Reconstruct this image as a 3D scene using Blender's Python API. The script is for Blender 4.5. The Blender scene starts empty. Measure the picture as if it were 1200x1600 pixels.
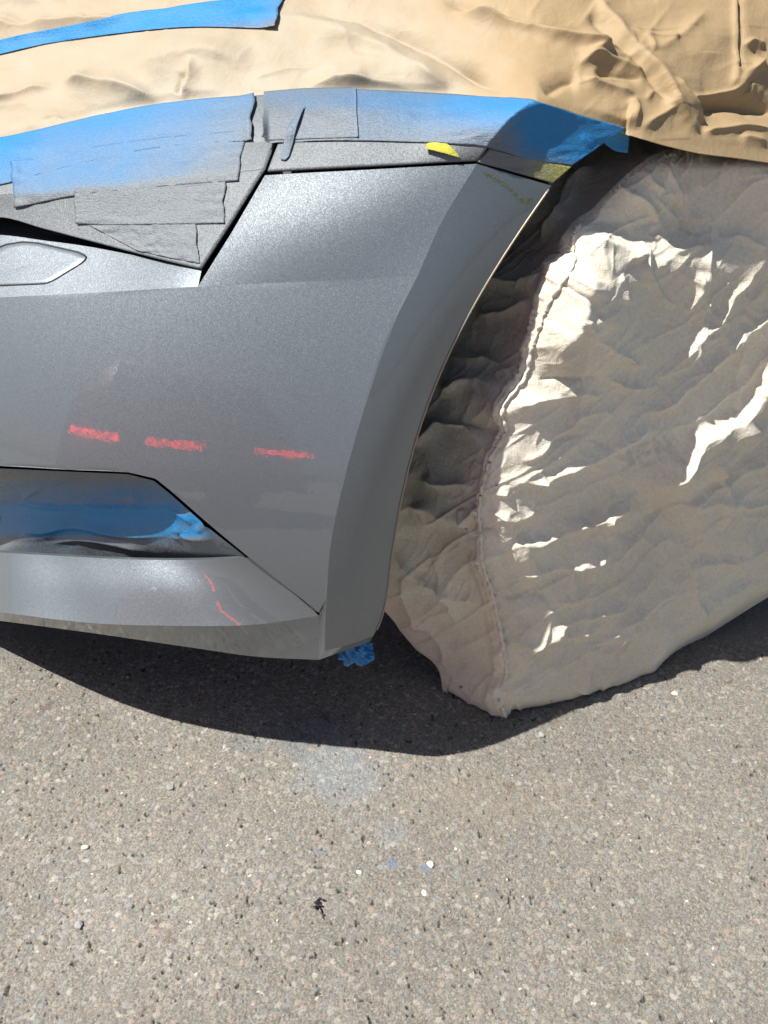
import bpy, math, random
import numpy as np
sc = bpy.context.scene
C = sc.collection
rad = math.radians
random.seed(7); rng = np.random.default_rng(7)

# ------------------------------------------------------------------ camera, sky, sun, exposure
CAM_H = 0.93; PITCH = rad(34.0); FPX = 1500.0           # FPX: focal length in pixels of a 1200x1600 frame
cd = bpy.data.cameras.new('camera'); cam = bpy.data.objects.new('camera', cd); C.objects.link(cam)
cam.location = (0, 0, CAM_H); cam.rotation_euler = (rad(90) - PITCH, 0, 0)
cd.sensor_fit = 'VERTICAL'; cd.sensor_height = 36; cd.sensor_width = 27
cd.lens = FPX / 1600 * 36; cd.clip_start = 0.02; cd.clip_end = 2000
sc.camera = cam
SUN_EL = rad(58); sh = np.array([-0.925, -0.38]); sh /= np.linalg.norm(sh)
SUN = np.array([sh[0] * math.cos(SUN_EL), sh[1] * math.cos(SUN_EL), math.sin(SUN_EL)])
w = bpy.data.worlds.new('World'); sc.world = w; w.use_nodes = True
wn = w.node_tree.nodes; wl = w.node_tree.links
sky = wn.new('ShaderNodeTexSky'); sky.sky_type = 'NISHITA'; sky.sun_disc = False
sky.sun_elevation = SUN_EL; sky.sun_rotation = math.atan2(sh[0], sh[1])
sky.air_density = 1.0; sky.dust_density = 1.5
wl.new(sky.outputs[0], wn['Background'].inputs[0]); wn['Background'].inputs[1].default_value = 0.056
sd = bpy.data.lights.new('sun', 'SUN'); sd.energy = 5.0; sd.angle = rad(0.53); sd.color = (1, 0.955, 0.88)
so = bpy.data.objects.new('sun', sd); C.objects.link(so); so.location = (-4, -2, 6)
from mathutils import Vector
so.rotation_euler = Vector(SUN).to_track_quat('Z', 'Y').to_euler()
sc.view_settings.view_transform = 'Standard'; sc.view_settings.look = 'None'
sc.view_settings.exposure = 0.64; sc.view_settings.gamma = 1
sc.cycles.max_bounces = 6; sc.cycles.glossy_bounces = 4; sc.cycles.diffuse_bounces = 3

# ------------------------------------------------------------------ geometry helpers
cP, sP = math.cos(PITCH), math.sin(PITCH)
CP = np.array([0, 0, CAM_H])
def ray(u, v):
    u = np.asarray(u, float); v = np.asarray(v, float)
    x = (u - 600) / FPX; y = -(v - 800) / FPX
    return np.stack([x, cP + y * sP, -sP + y * cP], -1)
def hit(u, v, F, lo=0.35, hi=3.5):
    """point where the sight line through (u,v) meets the world surface Y=F(X,Z)"""
    r = ray(u, v); lo = np.full(r.shape[:-1], lo); hi = np.full(r.shape[:-1], hi)
    for _ in range(46):
        m = (lo + hi) / 2; p = CP + r * m[..., None]
        s = p[..., 1] < F(p[..., 0], p[..., 2])
        lo = np.where(s, m, lo); hi = np.where(s, hi, m)
    return CP + r * ((lo + hi) / 2)[..., None]
def atY(u, v, Y):
    r = ray(u, v); return CP + r * (np.asarray(Y) / r[..., 1])[..., None]
def project(P):
    d = P - CP; x = d[..., 0]; z = d[..., 1] * cP - d[..., 2] * sP; y = d[..., 1] * sP + d[..., 2] * cP
    return 600 + FPX * x / z, 800 - FPX * y / z
def ground(u, v):
    r = ray(u, v); return CP + r * (-CAM_H / r[..., 2])[..., None]
def resample(P, n, smooth=True, knots=None):
    """P (k,d) -> (n,d); Catmull-Rom through the points"""
    P = np.asarray(P, float)
    if knots is None:
        seg = np.linalg.norm(np.diff(P, axis=0), axis=1); t = np.r_[0, np.cumsum(seg)]
    else: t = np.asarray(knots, float)
    t = t / t[-1]; q = np.linspace(0, 1, n)
    if not smooth or len(P) < 3:
        return np.stack([np.interp(q, t, P[:, i]) for i in range(P.shape[1])], -1)
    m = np.zeros_like(P); m[1:-1] = (P[2:] - P[:-2]) / (t[2:] - t[:-2])[:, None]
    m[0] = (P[1] - P[0]) / (t[1] - t[0]); m[-1] = (P[-1] - P[-2]) / (t[-1] - t[-2])
    i = np.clip(np.searchsorted(t, q, side='right') - 1, 0, len(t) - 2); h = t[i + 1] - t[i]; s = ((q - t[i]) / h)[:, None]; h = h[:, None]
    return (2*s**3-3*s**2+1)*P[i] + (s**3-2*s**2+s)*h*m[i] + (-2*s**3+3*s**2)*P[i+1] + (s**3-s**2)*h*m[i+1]
def coons(top, bot, left, right, nu, nv, smooth=(1, 1, 1, 1)):
    """3D coons patch; top/bot run left->right, left/right run top->bottom"""
    T = resample(top, nu, smooth[0]); B = resample(bot, nu, smooth[1]); L = resample(left, nv, smooth[2]); R = resample(right, nv, smooth[3])
    s = np.linspace(0, 1, nu)[None, :, None]; t = np.linspace(0, 1, nv)[:, None, None]
    return ((1-t)*T[None] + t*B[None] + (1-s)*L[:, None] + s*R[:, None]
            - ((1-s)*(1-t)*T[0] + s*(1-t)*T[-1] + (1-s)*t*B[0] + s*t*B[-1]))
def gnormals(P):
    a = np.gradient(P, axis=1); b = np.gradient(P, axis=0); n = np.cross(a, b)
    n /= np.linalg.norm(n, axis=-1, keepdims=True) + 1e-12
    s = np.sign(np.sum(n * (CP - P), -1).mean()); return n * s
def grid(name, P, mat, parent=None, attrs=None, thick=0, uv=None, toward=None, smooth=True):
    ny, nx = P.shape[:2]; me = bpy.data.meshes.new(name)
    me.vertices.add(nx * ny); me.vertices.foreach_set('co', P.reshape(-1).astype(np.float32))
    i = np.arange(nx * ny).reshape(ny, nx)
    q = np.stack([i[:-1, :-1], i[:-1, 1:], i[1:, 1:], i[1:, :-1]], -1).reshape(-1, 4)
    n = np.cross(P[0, 1] - P[0, 0], P[1, 0] - P[0, 0]) if 0 else np.cross(np.gradient(P, axis=1), np.gradient(P, axis=0))
    ref = (CP if toward is None else np.asarray(toward)) - P
    if np.sum(n * ref, -1).mean() < 0: q = q[:, ::-1]
    f = len(q); me.loops.add(f * 4); me.polygons.add(f)
    me.loops.foreach_set('vertex_index', q.reshape(-1).astype(np.int32))
    me.polygons.foreach_set('loop_start', (np.arange(f) * 4).astype(np.int32))
    me.polygons.foreach_set('use_smooth', np.full(f, smooth))
    for k, a in (attrs or {}).items():
        a = np.asarray(a)
        if a.shape == (ny, nx):
            at = me.attributes.new(k, 'FLOAT', 'POINT'); at.data.foreach_set('value', a.reshape(-1).astype(np.float32))
        else:
            at = me.attributes.new(k, 'FLOAT_COLOR', 'POINT')
            c = np.ones((nx * ny, 4), np.float32); c[:, :3] = a.reshape(-1, 3); at.data.foreach_set('color', c.reshape(-1))
    me.update(calc_edges=True); me.materials.append(mat)
    o = bpy.data.objects.new(name, me); C.objects.link(o)
    if parent:
        o.parent = parent; o.location = -parent.location
    if thick:
        m = o.modifiers.new('thickness', 'SOLIDIFY'); m.thickness = thick; m.offset = -1
    return o
def mesh(name, V, Fc, mat, parent=None, smooth=False, bevel=0):
    me = bpy.data.meshes.new(name); me.from_pydata([tuple(map(float, v)) for v in V], [], Fc); me.materials.append(mat)
    if smooth: me.polygons.foreach_set('use_smooth', [True] * len(me.polygons))
    me.update(); o = bpy.data.objects.new(name, me); C.objects.link(o)
    if parent: o.parent = parent; o.location = -parent.location
    if bevel:
        m = o.modifiers.new('bevel', 'BEVEL'); m.width = bevel; m.segments = 2
    return o
def tube(pts, r, k=5):
    V = []; Fc = []; pts = [np.asarray(p, float) for p in pts]; n = len(pts)
    for i, p in enumerate(pts):
        d = pts[min(i+1, n-1)] - pts[max(i-1, 0)]; d /= np.linalg.norm(d) + 1e-9
        a = np.cross(d, [0.3, 0.2, 0.93]); a /= np.linalg.norm(a) + 1e-9; b = np.cross(d, a)
        rr = r[i] if hasattr(r, '__len__') else r
        for j in range(k):
            V.append(p + rr * (math.cos(2*math.pi*j/k) * a + math.sin(2*math.pi*j/k) * b))
    for i in range(n-1):
        for j in range(k):
            Fc.append((i*k+j, i*k+(j+1) % k, (i+1)*k+(j+1) % k, (i+1)*k+j))
    Fc.append(tuple(range(k))[::-1]); Fc.append(tuple((n-1)*k + j for j in range(k)))
    return V, Fc
def merge(parts):
    V = []; Fc = []
    for v, f in parts:
        b = len(V); V += list(v); Fc += [tuple(i + b for i in q) for q in f]
    return V, Fc
def thing(name, label, cat, loc=(0, 0, 0), group=None):
    o = bpy.data.objects.new(name, None); C.objects.link(o); o.location = loc; o.empty_display_size = 0.05
    return tag(o, label, cat, group)
def tag(o, label=None, cat=None, group=None, kind=None):
    if label: o['label'] = label
    if cat: o['category'] = cat
    if group: o['group'] = group
    if kind: o['kind'] = kind
    return o
# value noise
def _h(ix, iy, s):
    n = (ix.astype(np.int64) * 374761393 + iy.astype(np.int64) * 668265263 + s * 1442695041) & 0xffffffff
    n = ((n ^ (n >> 13)) * 1274126177) & 0xffffffff
    return ((n ^ (n >> 16)) & 0xffffff) / 0xffffff
def vn(x, y, s=0):
    ix = np.floor(x); iy = np.floor(y); fx = x - ix; fy = y - iy
    fx = fx**3*(fx*(fx*6-15)+10); fy = fy**3*(fy*(fy*6-15)+10); ix = ix.astype(int); iy = iy.astype(int)
    return ((_h(ix, iy, s)*(1-fx)+_h(ix+1, iy, s)*fx)*(1-fy)+(_h(ix, iy+1, s)*(1-fx)+_h(ix+1, iy+1, s)*fx)*fy)*2-1
def fbm(x, y, o=4, s=0):
    r = 0; a = 1
    for i in range(o): r = r + a*vn(x, y, s+i*17); x = x*2.03+3.1; y = y*2.03+7.7; a *= 0.5
    return r
def sstep(a, b, x):
    t = np.clip((x-a)/(b-a), 0, 1); return t*t*(3-2*t)
def pdist(U, V, pts):
    """distance to polyline, side sign (+ = left of travel in image, v down) and parameter 0..1"""
    pts = np.asarray(pts, float); best = np.full(U.shape, 1e9); sg = np.zeros(U.shape); par = np.zeros(U.shape)
    L = np.r_[0, np.cumsum(np.linalg.norm(np.diff(pts, axis=0), axis=1))]
    for i in range(len(pts)-1):
        a, b = pts[i], pts[i+1]; d = b-a; l2 = d@d
        t = np.clip(((U-a[0])*d[0]+(V-a[1])*d[1])/l2, 0, 1)
        dx = U-(a[0]+t*d[0]); dy = V-(a[1]+t*d[1]); ds = np.hypot(dx, dy)
        m = ds < best; best = np.where(m, ds, best); sg = np.where(m, np.sign(d[0]*dy-d[1]*dx), sg)
        par = np.where(m, (L[i]+t*(L[i+1]-L[i]))/L[-1], par)
    return best, sg, par
def fold(U, V, pts, amp, wl, wr=None, taper=0.25, smooth=True, wob=3):
    """raised crease along pts: falls off over wl px on one side (travel-left/up) and wr on the other"""
    if wr is None: wr = wl
    pts = np.asarray(pts, float); lo = pts.min(0); hi = pts.max(0); R = 6*max(wl, wr)+8
    m = (U > lo[0]-R) & (U < hi[0]+R) & (V > lo[1]-R) & (V < hi[1]+R); out = np.zeros(U.shape)
    if not m.any(): return out
    u = U[m]; v = V[m]
    if smooth and len(pts) > 2: pts = resample(pts, len(pts)*4)
    un = u + wob*vn(u/31., v/31., 5) + 0.3*wob*vn(u/11., v/11., 7); vn_ = v + wob*vn(u/31., v/31., 6) + 0.3*wob*vn(u/11., v/11., 8)
    d, s, t = pdist(un, vn_, pts)
    q = d/np.where(s < 0, wl, wr); e = 1.0
    if taper: e = sstep(0, taper, t)*sstep(0, taper, 1-t)
    cap = 0.00052*(wl+wr); a = np.sign(amp)*min(abs(amp), cap)
    out[m] = a*e*np.exp(-1.25*(np.sqrt(q*q+0.02)-0.14))*(0.8+0.35*vn(u/40., v/40., 12))
    return out
def facets(x, y, seed, curv=0.35, g=0.8):
    """creased, faceted height: lower envelope of randomly tilted patches"""
    ix = np.floor(x).astype(int); iy = np.floor(y).astype(int); h = np.full(x.shape, 9.0)
    for dx in (-1, 0, 1):
        for dy in (-1, 0, 1):
            gx = ix+dx; gy = iy+dy; a = x-(gx+_h(gx, gy, seed)); b = y-(gy+_h(gx, gy, seed+1))
            h = np.minimum(h, 0.3*_h(gx, gy, seed+2)+g*((_h(gx, gy, seed+3)-0.5)*a+(_h(gx, gy, seed+4)-0.5)*b)+curv*(a*a+b*b))
    return h
def poly_in(U, V, pts):
    ins = np.zeros(U.shape, bool); n = len(pts)
    for i in range(n):
        x1, y1 = pts[i]; x2, y2 = pts[(i+1) % n]
        c = ((y1 > V) != (y2 > V)) & (U < (x2-x1)*(V-y1)/(y2-y1+1e-12)+x1); ins ^= c
    return ins

# ------------------------------------------------------------------ materials
class NT:
    def __init__(s, name):
        s.m = bpy.data.materials.new(name); s.m.use_nodes = True; s.t = s.m.node_tree; s.b = s.t.nodes['Principled BSDF']
    def n(s, typ, **kw):
        x = s.t.nodes.new('ShaderNode' + typ)
        for k, v in kw.items():
            if k.startswith('i_'):
                key = k[2:]; key = int(key) if key.isdigit() else key.replace('_', ' ')
                s.set(x.inputs[key], v)
            else: setattr(x, k, v)
        return x
    def set(s, inp, v):
        if isinstance(v, bpy.types.NodeSocket): s.t.links.new(v, inp)
        else: inp.default_value = v
    def p(s, **kw):
        for k, v in kw.items(): s.set(s.b.inputs[k.replace('_', ' ')], v)
    def co(s): return s.n('TexCoord').outputs['Object']
    def noise(s, scale, detail=3, rough=0.5, vec=None, out='Fac', dist=0):
        x = s.n('TexNoise', i_Scale=scale, i_Detail=detail, i_Roughness=rough, i_Distortion=dist); s.t.links.new(vec or s.co(), x.inputs['Vector']); return x.outputs[out]
    def vor(s, scale, out='Color', feature='F1', vec=None):
        x = s.n('TexVoronoi', feature=feature, i_Scale=scale); s.t.links.new(vec or s.co(), x.inputs['Vector']); return x.outputs[out]
    def math(s, op, a, b=0.0, c=None):
        x = s.n('Math', operation=op); s.set(x.inputs[0], a); s.set(x.inputs[1], b)
        if c is not None: s.set(x.inputs[2], c)
        return x.outputs[0]
    def mix(s, f, a, b):
        x = s.n('Mix', data_type='RGBA'); s.set(x.inputs[0], f); s.set(x.inputs[6], a if not isinstance(a, tuple) else (*a, 1)); s.set(x.inputs[7], b if not isinstance(b, tuple) else (*b, 1)); return x.outputs[2]
    def ramp(s, f, stops):
        x = s.n('ValToRGB'); s.t.links.new(f, x.inputs[0]); e = x.color_ramp.elements
        while len(e) < len(stops): e.new(0.5)
        for i, (p_, c) in enumerate(stops):
            e[i].position = p_; e[i].color = (*c, 1) if isinstance(c, tuple) else (c, c, c, 1)
        return x.outputs[0]
    def attr(s, name, out='Fac'): return s.n('Attribute', attribute_name=name).outputs[out]
    def bump(s, h, strength=0.3, dist=0.001, normal=None):
        x = s.n('Bump', i_Strength=strength, i_Distance=dist); s.t.links.new(h, x.inputs['Height'])
        if normal is not None: s.t.links.new(normal, x.inputs['Normal'])
        return x.outputs[0]
    def flakes(s, scale, amt):
        g = s.n('NewGeometry').outputs['Normal']; c = s.vor(scale)
        a = s.n('VectorMath', operation='SUBTRACT'); s.t.links.new(c, a.inputs[0]); a.inputs[1].default_value = (0.5, 0.5, 0.5)
        b = s.n('VectorMath', operation='SCALE'); s.t.links.new(a.outputs[0], b.inputs[0]); b.inputs['Scale'].default_value = amt
        d = s.n('VectorMath', operation='ADD'); s.t.links.new(g, d.inputs[0]); s.t.links.new(b.outputs[0], d.inputs[1])
        e = s.n('VectorMath', operation='NORMALIZE'); s.t.links.new(d.outputs[0], e.inputs[0]); return e.outputs[0]
def mat_paint():
    m = NT('grey_metallic_paint')
    tint = m.noise(3.0, 4)
    m.p(Base_Color=m.mix(tint, (0.150, 0.174, 0.197), (0.168, 0.192, 0.215)), Metallic=0.6, Roughness=0.49, Normal=m.flakes(1500, 0.15),
        Coat_Weight=1.0, Coat_Roughness=0.03, Coat_IOR=1.5)
    m.b.inputs['Coat Normal'].default_value = (0, 0, 0); m.t.links.new(m.bump(m.noise(55, 3, 0.6), 0.05, 0.002), m.b.inputs['Coat Normal'])
    # faint dust and wipe marks break the clear coat's gloss
    dust = m.ramp(m.noise(9, 6, 0.65), [(0.45, 0.0), (0.75, 1.0)])
    m.p(Coat_Roughness=m.math('MULTIPLY_ADD', dust, 0.05, 0.02))
    return m.m
def mat_overspray():
    """masked surface buried under dry metallic overspray"""
    m = NT('dry_metallic_overspray')
    n = m.noise(420, 3, 0.6)
    m.p(Base_Color=m.mix(m.noise(30, 4), (0.14, 0.158, 0.174), (0.18, 0.198, 0.214)), Metallic=0.3, Roughness=0.6)
    b = m.bump(n, 0.5, 0.0005, m.flakes(1300, 0.35)); m.p(Normal=b); return m.m
def mat_tape(name='blue_tape', blue=(0.004, 0.19, 0.47), rough=0.6, crp=0.9):
    m = NT(name)
    sp = m.attr('spray')
    co = m.n('Mapping'); m.t.links.new(m.co(), co.inputs[0]); co.inputs['Scale'].default_value = (1.0, 1.0, 5.0)
    crepe = m.noise(190, 4, 0.65, vec=co.outputs[0], dist=0.3)
    mot = m.noise(700, 2, 0.7)
    f = m.math('ADD', sp, m.math('MULTIPLY', m.math('SUBTRACT', mot, 0.5), 0.55)); f = m.math('ADD', f, m.math('MULTIPLY', m.math('SUBTRACT', m.noise(28, 3), 0.5), 0.35))
    cl = m.n('Clamp'); m.t.links.new(f, cl.inputs[0]); f = m.math('MULTIPLY', cl.outputs[0], 0.985)
    yel = m.attr('yellow')
    base = m.mix(yel, blue, (0.42, 0.40, 0.02))
    m.p(Base_Color=m.mix(f, base, (0.165, 0.184, 0.202)), Metallic=m.math('MULTIPLY', f, 0.35), Roughness=rough)
    m.p(Normal=m.bump(crepe, crp, 0.0009, m.flakes(1300, 0.35)))
    return m.m
def mat_kraft():
    m = NT('brown_masking_paper')
    sp = m.attr('spray'); fib = m.noise(900, 3, 0.7)
    f = m.math('ADD', sp, m.math('MULTIPLY', m.math('SUBTRACT', fib, 0.5), m.math('MULTIPLY', sp, 1.3)))
    cl = m.n('Clamp'); m.t.links.new(f, cl.inputs[0])
    base = m.mix(m.noise(14, 4), (0.32, 0.228, 0.124), (0.37, 0.272, 0.155))
    m.p(Base_Color=m.mix(cl.outputs[0], base, (0.38, 0.35, 0.285)), Roughness=0.62)
    m.b.inputs['Specular IOR Level'].default_value = 0.35
    m.p(Normal=m.bump(m.noise(42, 7, 0.68, dist=0.5), 0.5, 0.003)); return m.m
def mat_canvas():
    m = NT('unbleached_canvas')
    co = m.co()
    a = m.n('TexWave', wave_type='BANDS', bands_direction='Z', i_Scale=190, i_Distortion=1.5, i_Detail=1); m.t.links.new(co, a.inputs[0])
    b = m.n('TexWave', wave_type='BANDS', bands_direction='X', i_Scale=190, i_Distortion=1.5, i_Detail=1); m.t.links.new(co, b.inputs[0])
    wv = m.math('ADD', a.outputs['Fac'], b.outputs['Fac'])
    st = m.ramp(m.noise(5, 5, 0.6), [(0.35, (0.73, 0.665, 0.54)), (0.65, (0.80, 0.75, 0.635))])
    slub = m.ramp(m.noise(260, 2, 0.5), [(0.3, 0.86), (0.7, 1.0)])
    mx = m.n('Mix', data_type='RGBA', blend_type='MULTIPLY', i_0=1.0); m.t.links.new(st, mx.inputs[6]); m.t.links.new(slub, mx.inputs[7])
    c = m.mix(m.attr('print'), mx.outputs[2], (0.22, 0.25, 0.30))
    c = m.mix(m.attr('dirt'), c, (0.20, 0.15, 0.11))
    m.p(Base_Color=c, Roughness=0.9); m.b.inputs['Specular IOR Level'].default_value = 0.15
    m.p(Sheen_Weight=0.12)
    n1 = m.bump(wv, 0.22, 0.0004); m.p(Normal=m.bump(m.noise(38, 6, 0.62, dist=0.6), 0.75, 0.0045, n1)); return m.m
def mat_simple(name, col, rough=0.6, metal=0, emit=None, es=0, coat=0, bumpy=0):
    m = NT(name); n = m.noise(40, 4); c2 = tuple(min(1, c*1.25+0.003) for c in col)
    m.p(Base_Color=m.mix(n, col, c2), Roughness=rough, Metallic=metal, Coat_Weight=coat)
    if bumpy: m.p(Normal=m.bump(m.noise(200, 4), bumpy, 0.001))
    if emit: m.p(Emission_Color=(*emit, 1), Emission_Strength=es)
    return m.m
def mat_asphalt():
    m = NT('worn_asphalt')
    c = m.attr('chip', 'Color')
    # beyond the modelled stones the same stones go on as pattern
    fine = m.noise(600, 4, 0.8); fr = m.ramp(fine, [(0.28, 0.45), (0.5, 0.95), (0.72, 1.38)])
    mx = m.n('Mix', data_type='RGBA', blend_type='MULTIPLY', i_0=1.0); m.t.links.new(c, mx.inputs[6]); m.t.links.new(fr, mx.inputs[7])
    far = m.vor(160); fg = m.n('RGBToBW'); m.t.links.new(far, fg.inputs[0])
    fm = m.mix(fg.outputs[0], (0.17, 0.16, 0.145), (0.27, 0.255, 0.235))
    m.p(Base_Color=m.mix(m.attr('farness'), mx.outputs[2], fm), Roughness=0.85)
    m.b.inputs['Specular IOR Level'].default_value = 0.3
    m.p(Normal=m.bump(fine, 0.8, 0.0016)); return m.m
PAINT = mat_paint(); OVER = mat_overspray(); TAPE = mat_tape(); KRAFT = mat_kraft(); CANVAS = mat_canvas(); ASPH = mat_asphalt()
FILM = mat_tape('creased_blue_film', (0.005, 0.20, 0.48), 0.33, 0.12)
BLACK = mat_simple('black_plastic', (0.012, 0.012, 0.013), 0.5, bumpy=0.1)
RUBBER = mat_simple('tyre_rubber', (0.02, 0.02, 0.02), 0.8, bumpy=0.3)
EDGE = mat_simple('edge_highlight', (0.30, 0.26, 0.20), 0.4, metal=0.4)

# ------------------------------------------------------------------ asphalt
def build_ground():
    st = 0.00105
    def axis(a, b, far0, far1):
        f = np.arange(a, b, st); out = [b]; s = st*2
        hi = []; x = b
        while x < far1: hi.append(x); x += s; s *= 1.35
        hi.append(far1); lo = []; x = a-st*2; s = st*2
        while x > far0: lo.append(x); x -= s; s *= 1.35
        lo.append(far0); return np.r_[lo[::-1], f, hi]
    xs = axis(-0.60, 0.66, -60, 60); ys = axis(0.36, 1.10, -60, 80)
    X, Y = np.meshgrid(xs, ys)
    fade = sstep(-0.62, -0.52, X)*(1-sstep(0.58, 0.68, X))*sstep(0.34, 0.38, Y)*(1-sstep(1.0, 1.12, Y))
    def worley(sc_, seed, wob=0.25):
        x = X*sc_ + wob*vn(X*sc_*1.3, Y*sc_*1.3, seed+50); y = Y*sc_ + wob*vn(X*sc_*1.3, Y*sc_*1.3, seed+51)
        ix = np.floor(x).astype(int); iy = np.floor(y).astype(int)
        f1 = np.full(X.shape, 9.0); f2 = f1.copy(); cx = np.zeros(X.shape, int); cy = cx.copy(); px = np.zeros(X.shape); py = px.copy()
        for dx in (-1, 0, 1):
            for dy in (-1, 0, 1):
                gx = ix+dx; gy = iy+dy; qx = gx+0.1+0.8*_h(gx, gy, seed); qy = gy+0.1+0.8*_h(gx, gy, seed+1)
                d = np.hypot(qx-x, qy-y); m = d < f1
                f2 = np.where(m, f1, np.minimum(f2, d)); f1 = np.where(m, d, f1)
                cx = np.where(m, gx, cx); cy = np.where(m, gy, cy); px = np.where(m, x-qx, px); py = np.where(m, y-qy, py)
        return f1, f2, cx, cy, px, py
    Z = np.zeros(X.shape); col = np.zeros(X.shape+(3,))
    # big stones (8 mm) set in a matrix of small ones (3.5 mm)
    f1, f2, cx, cy, px, py = worley(165, 1); r1 = _h(cx, cy, 11); big = (r1 < 0.30)
    e = np.clip((f2-f1)*2.6, 0, 1); e = e**0.6
    tx = _h(cx, cy, 12)-0.5; ty = _h(cx, cy, 13)-0.5; hz = _h(cx, cy, 14)
    hb = 0.0010*e*(0.45+0.5*hz) + 0.0008*(tx*px+ty*py)
    g1, g2, dx_, dy_, qx, qy = worley(460, 31); e2 = np.clip((g2-g1)*2.2, 0, 1)
    sx = _h(dx_, dy_, 33)-0.5; sy = _h(dx_, dy_, 34)-0.5
    hs = 0.0011*e2*(0.3+_h(dx_, dy_, 32)) + 0.0014*(sx*qx+sy*qy)
    m = np.where(big, sstep(0.05, 0.25, f2-f1), 0)
    Z = m*(hb+0.0002)+(1-m)*hs
    # pits where stones have come out
    pit = fbm(X*170, Y*130, 3, 71); pitm = sstep(0.98, 1.12, pit); Z -= 0.0035*pitm*(1-m*0.7)
    pit2 = sstep(0.55, 0.95, vn(X*210, Y*210, 91))*sstep(-0.2, 0.5, vn(X*16, Y*16, 92)); Z -= 0.0014*pit2
    Z += 0.0010*fbm(X*9, Y*9, 3, 101) + 0.0003*fbm(X*160, Y*160, 2, 111)
    # colours of the stones
    pal = np.array([(0.30,0.285,0.265),(0.255,0.25,0.245),(0.335,0.32,0.295),(0.22,0.225,0.225),(0.33,0.27,0.245),(0.25,0.265,0.275),(0.29,0.275,0.24),(0.38,0.365,0.335),(0.27,0.26,0.25),(0.31,0.30,0.29),(0.20,0.195,0.185),(0.30,0.27,0.23)])
    cb = pal[(_h(cx, cy, 15)*len(pal)).astype(int) % len(pal)]*(0.9+0.16*_h(cx, cy, 16))[..., None]
    cs_ = pal[(_h(dx_, dy_, 35)*len(pal)).astype(int) % len(pal)]*(0.75+0.4*_h(dx_, dy_, 36))[..., None]
    binder = np.array((0.215, 0.20, 0.18))
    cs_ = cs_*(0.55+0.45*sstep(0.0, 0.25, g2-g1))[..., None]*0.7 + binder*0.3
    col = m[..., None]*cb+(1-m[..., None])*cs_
    white = (_h(dx_, dy_, 37) > 0.9985); col[white] = (0.62, 0.60, 0.54)
    col *= (1-0.55*pitm)[..., None]  # pits darkened in the colour too, standing for the shade inside them
    rust = 0.6*sstep(0.85, 1.2, fbm(X*38, Y*38, 3, 121))*sstep(0.1, 0.6, vn(X*9, Y*9, 131)); col = col*(1-0.7*rust[..., None])+np.array((0.10, 0.05, 0.025))*0.7*rust[..., None]
    col = col*np.array((1.06, 1.05, 1.0)); tone = 0.93+0.13*fbm(X*3.5, Y*3.5, 3, 141); col *= tone[..., None]
    # dark bluish and brown patches near the car, and a bluish puff of paint that drifted to the ground
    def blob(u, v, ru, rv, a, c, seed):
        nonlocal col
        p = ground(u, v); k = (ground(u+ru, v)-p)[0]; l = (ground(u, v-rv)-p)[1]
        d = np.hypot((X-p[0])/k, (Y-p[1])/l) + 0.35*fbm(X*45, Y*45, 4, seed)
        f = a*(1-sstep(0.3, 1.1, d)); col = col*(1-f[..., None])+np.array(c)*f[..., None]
    blob(520, 1195, 75, 60, 0.38, (0.24, 0.29, 0.34), 151); blob(570, 1215, 35, 40, 0.3, (0.24, 0.29, 0.35), 153)
    blob(612, 1300, 28, 22, 0.3, (0.24, 0.28, 0.33), 155)
    blob(500, 1332, 16, 10, 0.6, (0.17, 0.22, 0.28), 157); blob(612, 1350, 10, 8, 0.85, (0.15, 0.21, 0.30), 159); blob(665, 1356, 14, 10, 0.6, (0.18, 0.23, 0.31), 161)
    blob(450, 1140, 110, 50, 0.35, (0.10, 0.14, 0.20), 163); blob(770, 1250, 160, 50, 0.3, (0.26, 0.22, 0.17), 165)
    Z = Z*fade
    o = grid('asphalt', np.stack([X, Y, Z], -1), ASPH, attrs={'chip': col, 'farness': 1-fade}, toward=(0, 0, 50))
    tag(o, kind='structure')
build_ground()

# ------------------------------------------------------------------ car body surfaces
AL = rad(25); sA, cA = math.sin(AL), math.cos(AL)
G0 = ground(820, 1122); SIDE = np.array([sA, -cA, 0]); REAR = np.array([cA, sA, 0])
LEAN = 0.11
def side(off, lean=LEAN):
    return lambda X, Z: G0[1] + ((X-G0[0])*sA - off + lean*(Z-0.25))/cA
CREASE = [(745,256),(690,347),(652,432),(618,500),(566,649),(535,762),(517,850),(510,937),(507,1017)]
LIP = [(862,290),(790,390),(760,450),(727,502),(688,579),(657,666),(631,762),(612,872),(603,937),(594,972),(583,994)]
def even(P, deg, keep=1):
    P = np.array(P, float); n_ = len(P)-keep; c_ = np.polyfit(P[:n_, 1], P[:n_, 0], deg); v_ = np.linspace(P[0, 1], P[n_-1, 1], 12)
    return np.vstack([np.stack([np.polyval(c_, v_), v_], -1), P[n_:]])
LIP = even(LIP, 4, 2); LIP = np.vstack([LIP])
crease = hit(*np.array(CREASE, float).T, side(0.036)); lip = hit(*np.array(LIP, float).T, side(0.008, 0.08))
cz = crease[::-1, 2]; cx_ = crease[::-1, 0]; cy_ = crease[::-1, 1]
def lin(z, zz, vv):
    r = np.interp(z, zz, vv); s0 = (vv[1]-vv[0])/(zz[1]-zz[0]); s1 = (vv[-1]-vv[-3])/(zz[-1]-zz[-3])
    return np.where(z < zz[0], vv[0]+(z-zz[0])*s0, np.where(z > zz[-1], vv[-1]+(z-zz[-1])*s1, r))
def Fm(X, Z):
    dx = np.maximum(lin(Z, cz, cx_)-X, -0.3); d = np.maximum(dx, 0)
    e = np.minimum(d, 0.5); return lin(Z, cz, cy_) + 0.04*dx + 0.38*e**2 + 0.5*e**4 + 0.66*np.maximum(d-0.5, 0)
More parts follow.
